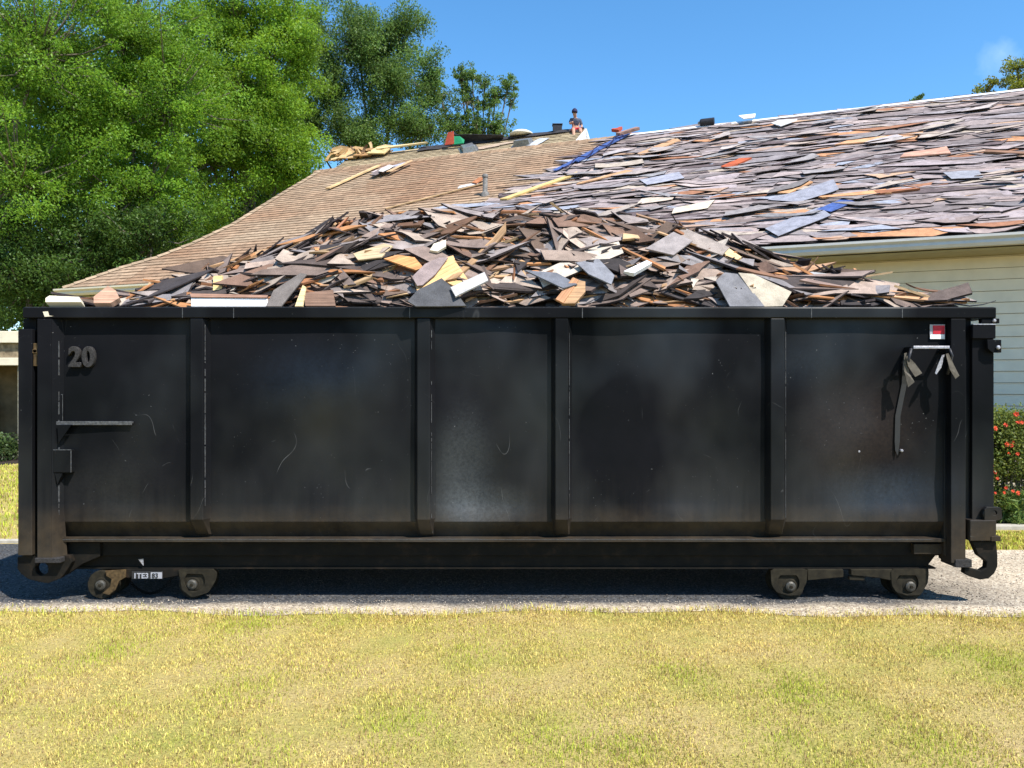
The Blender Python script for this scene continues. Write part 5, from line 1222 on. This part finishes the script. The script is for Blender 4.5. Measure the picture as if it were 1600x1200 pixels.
tree('broadleaf_tree', 'slender branch tipped tree at the right end of the tree line', (-1.4, 31), [(730, 150, 22, 45, 34), (738, 115, 18, 14, 12), (765, 160, 26, 26, 20), (793, 132, 14, 18, 10), (775, 200, 30, 20, 26), (716, 200, 28, 28, 24), (745, 190, 30, 25, 22), (775, 145, 14, 14, 8), (720, 120, 16, 20, 10), (757, 130, 14, 12, 8), (800, 150, 12, 30, 10), (700, 190, 30, 40, 26), (690, 150, 20, 30, 10), (750, 205, 50, 16, 24)], 31, rt, (.10, .045), 170, (.14, .42), 1.9, MG, shell=.2, flat=.8, trunk_r=.07)
tree('broadleaf_tree', 'tree low behind the left eave, shade put into its dark leaf colour', (-12.6, 20.4), [(40, 440, 120, 75, 95), (150, 385, 110, 70, 80), (240, 365, 80, 50, 55), (-40, 450, 90, 80, 40), (110, 440, 80, 60, 60), (20, 340, 90, 60, 40)], 20.7, rt, (.09, .04), 300, (.35, .7), 1.0, SHADE_G)
tree('broadleaf_tree', 'yellow green tree top above the grey roof at the right edge', (20.5, 32), [(1592, 132, 36, 26, 26), (1640, 120, 50, 45, 30), (1545, 136, 17, 11, 8), (1590, 104, 14, 11, 5), (1640, 220, 70, 80, 50)], 32, rt, (.12, .055), 240, (.25, .55), 1.0, (.14, .17, .02), shell=.2, flat=.8)
tree('broadleaf_tree', 'tiny treetop peeking over the middle of the grey ridge', (16.3, 34), [(1434, 153, 7, 9, 5), (1434, 220, 30, 50, 20)], 34, rt, (.12, .055), 200, (.2, .4), 1.0, MG, shell=.2, trunk_r=.14)
# dark wood further back
cl = []
for i in range(420):
    u = rt.uniform(-260, 470); v = rt.uniform(60, 540); Y = rt.uniform(33, 38)
    if u > 330 and v < 120: continue
    cl.append(((PX(u, Y), Y, PZ(v, Y)), 1.5, 1.2, rt.uniform(-.2, .2)))
co, q_, t = leaves(cl, 22, .34, .2, SHADE_G, rt)
tag(fast_mesh('distant_wood', co, q_, M['leaf'], t), 'dense dark wood behind the trees at the left', 'wood', kind='stuff')
# undergrowth beside the porch
def bush(name, label, x0, x1, y0, y1, h, n, per, leaf, col, flowers=0, cat='bush', group=None, cr=(.10, .22)):
    r = np.random.default_rng(int(abs(x0) * 100) + n); root = empty(name, ((x0 + x1) / 2, (y0 + y1) / 2, 0)); tag(root, label, cat, group)
    cl = []
    for i in range(n):
        x = r.uniform(x0, x1); y = r.uniform(y0, y1); z = h * (.08 + .88 * r.random() ** .8); s_ = r.uniform(*cr); z = min(z, h * (.9 + .1 * math.sin(x * 5)) - s_ * .4)
        cl.append(((x, y, max(z, .08)), s_, s_ * .8, r.uniform(-.3, .4)))
    L_, W_ = leaf
    cs = []
    co, q_, t = leaves(cl, per * 28, L_, W_, col, r, 0)
    fast_mesh('foliage', co, q_, M['leaf'], t, root)
    m = MB(); rr = random.Random(n)
    for i in range(max(6, n // 6)):
        x = rr.uniform(x0, x1); y = (y0 + y1) / 2 + rr.uniform(-.1, .1); m.tube([(x, y, 0), (x + rr.uniform(-.1, .1), y, h * .5), (x + rr.uniform(-.2, .2), y + rr.uniform(-.15, .15), h * .85)], [.012, .009, .004], 5, cap=False)
    m.build('stem', M['bark'], root)
    for i in range(flowers):
        x = rr.uniform(x0, x1); z = rr.uniform(.32, h * .97); c = Vector((x, y0 - rr.uniform(.02, .10), z)); m = MB(); s_ = rr.uniform(.014, .034)
        d = Vector((rr.uniform(-.5, .5), -1, rr.uniform(-.1, .6))).normalized(); e1 = d.orthogonal().normalized(); e2 = d.cross(e1)
        for ring, (rad_, cnt_, up_) in enumerate(((1.0, 6, .1), (.6, 5, .5))):
            for k in range(cnt_):
                a = 6.283 * k / cnt_ + ring * .5; da = 3.4 / cnt_ * .8
                p1 = c + d * s_ * up_ * .2; f1 = lambda an, rr_, hh: c + (e1 * math.cos(an) + e2 * math.sin(an)) * s_ * rr_ + d * s_ * hh
                m.add([p1, f1(a - da, rad_ * .7, up_ * .6), f1(a, rad_, up_), f1(a + da, rad_ * .7, up_ * .6)], [(0, 1, 2, 3)])
        m.build('rose', M['petal'], root)
    return root
bush('rose_bush', 'rose bush with red blooms against the siding, nearest the dumpster', 4.25, 5.55, 8.30, 8.85, 1.24, 260, 28, (.032, .02), (.13, .17, .035), 70)
bush('rose_bush', 'rose bush with red blooms against the siding, further right', 5.56, 7.2, 8.3, 8.8, 1.16, 190, 26, (.032, .02), (.16, .16, .045), 60)
bush('leafy_plant', 'low grassy green plant at the foot of the rose bushes', 5.1, 6.4, 8.24, 8.4, .34, 60, 16, (.10, .012), (.17, .26, .07), 0, 'plant', cr=(.06, .12))
bush('shrub', 'shaded low shrub at the foot of the porch posts', -14, -9.6, 15.0, 15.9, .55, 60, 30, (.07, .04), (.06, .10, .03), 0, 'shrub', cr=(.2, .35))
bush('shrub', 'dark shrub climbing beside the porch wall', -13, -11.45, 16.9, 17.6, 1.5, 40, 30, (.07, .04), (.06, .09, .03), 0, 'shrub', cr=(.2, .35))
# fallen twigs and tufts at the driveway edge
lawn('edge_tufts', 5000, -3.6, 3.6, lambda x, k, r: front_edge(x) - .02 + r.normal(0, .05, len(x)), 'sparse grass tufts along the ragged edge of the driveway', .02, .05, .0022, 61)

# ---- a label of its own for every scrap: tone, shape, tilt and where it lies
def pix(o):
    p = sum((o.matrix_basis @ v.co for v in o.data.vertices), Vector()) / len(o.data.vertices)
    return 800 + F * p.x / p.y, 600 - F * (p.z - EYE) / p.y, p
ZH = [(210, 'at the far left end'), (330, 'on the lower left slope'), (440, 'above the long white board'), (540, 'on the left shoulder'), (640, 'left of the orange plywood sheet'), (740, 'by the orange plywood sheet'), (830, 'left of the middle wood block'), (930, 'by the rough wood block'), (1020, 'right of the short white board'), (1130, 'left of the big pale board'), (1240, 'by the big pale board'), (1340, 'on the right slope'), (9999, 'at the far right end')]
ZG = [(1000, 'by the yellow plank'), (1100, 'left of the red board'), (1200, 'right of the red board'), (1300, 'by the large slate sheet'), (1400, 'by the low orange strip'), (1500, 'below the pinkish flake'), (9999, 'by the right edge')]
pend = []
for o in SC.objects:
    g_ = o.get('group', '')
    if o.parent is None and ('in the dumpster' in g_ or 'on the grey roof' in g_):
        bpy.context.view_layer
        u, v, p = pix(o); me = o.data; xs_ = [q_.co.x for q_ in me.vertices]; ys_ = [q_.co.y for q_ in me.vertices]
        L_ = max(xs_) - min(xs_); w_ = max(ys_) - min(ys_); xd = o.matrix_basis.to_3x3() @ Vector((1, 0, 0)); xd = xd if xd.x > 0 else -xd
        slope = math.degrees(math.atan2(xd.z, xd.x)); c = me.attributes['tint'].data[0].color
        tone = 'black' if c[0] < .08 else 'charcoal' if c[0] < .13 else 'brown' if c[0] > c[2] * 1.5 else 'grey brown' if c[0] < .22 else 'mid grey' if c[0] < .28 else 'pale'
        if 'lath' in o.name: tone = 'dark brown' if c[0] < .15 else 'reddish brown' if c[0] < .27 else 'orange brown' if c[0] < .38 else 'pale tan'
        kind = 'lath' if 'lath' in o.name else 'shingle scrap'
        tilt = 'rising to the right' if slope > 9 else 'falling to the right' if slope < -9 else 'lying level'
        size = 'long' if L_ > .55 else 'short' if L_ < .36 else 'medium'
        wid_ = 'broad' if w_ > .24 else 'narrow' if w_ < .15 else ''
        if 'dumpster' in g_: z = next(n for a_, n in ZH if u < a_); row = 'along the rim' if v > 445 else 'halfway up the heap' if v > 395 else 'near the crest'
        else: z = next(n for a_, n in ZG if u < a_); row = 'high on the grey roof' if v < 225 else 'midway up the grey roof' if v < 300 else 'low on the grey roof'
        pend.append((o, [tone, kind, tilt, row, z, size, wid_], u, v))
lab = {}; used_l = {}
for it in pend:
    tone, kind, tilt, row, z, size, wid_ = it[1]; lab.setdefault(' '.join((size + ' ' + wid_ + ' ' + tone + ' ' + kind + ' ' + row + ' ' + z).split()), []).append((it, tilt))
for k, lst in lab.items():
    byt = {}
    for it, tilt in lst: byt.setdefault(tilt, []).append(it)
    for tilt, its in byt.items():
        its.sort(key=lambda q_: q_[2])
        for i, it in enumerate(its):
            l_ = k if len(lst) == 1 else k + ', ' + tilt
            if len(its) == 2: l_ = k + ', ' + ('left' if i == 0 else 'right') + ' one'
            if len(its) > 2: l_ = k.replace('medium ', '') + ', ' + ('leftmost', 'second', 'third', 'fourth', 'fifth', 'sixth')[min(i, 5)] + (' of ' + ('three', 'four', 'five', 'six')[min(len(its) - 3, 3)] if i == 0 else ' from left')
            w2 = l_.split()
            if len(w2) > 16: l_ = ' '.join(w2[:1] + w2[1:]).replace('medium ', '').replace('lying ', '').replace(' the heap', '').replace('to the ', '').replace('midway up', 'on').replace(', level', ', level')
            n_ = used_l.get(l_, 0); used_l[l_] = n_ + 1
            it[0]['label'] = l_ if n_ == 0 else l_.replace(' near the crest', ' at the crest').replace(' halfway up', ' partway up').replace('along the rim', 'at the rim') + (', ' + tilt if ',' not in l_ else '')

for o in SC.objects:
    l_ = o.get('label')
    if l_:
        for a_, b_ in (('', ''), (' up the heap', ' up'), (' shoulder', ' shoulder'), ('lying level', 'level'), (' to the right', ' right'), ('midway up the grey roof', 'midway up the roof'), (' shingle scrap', ' scrap'), ('the rough wood', 'the wood'), ('orange plywood sheet', 'plywood sheet'), ('short white', 'white'), ('by the ', 'by '), ('on the grey roof', 'on the roof')):
            if len(l_.split()) > 16: l_ = l_.replace(a_, b_)
        o['label'] = l_
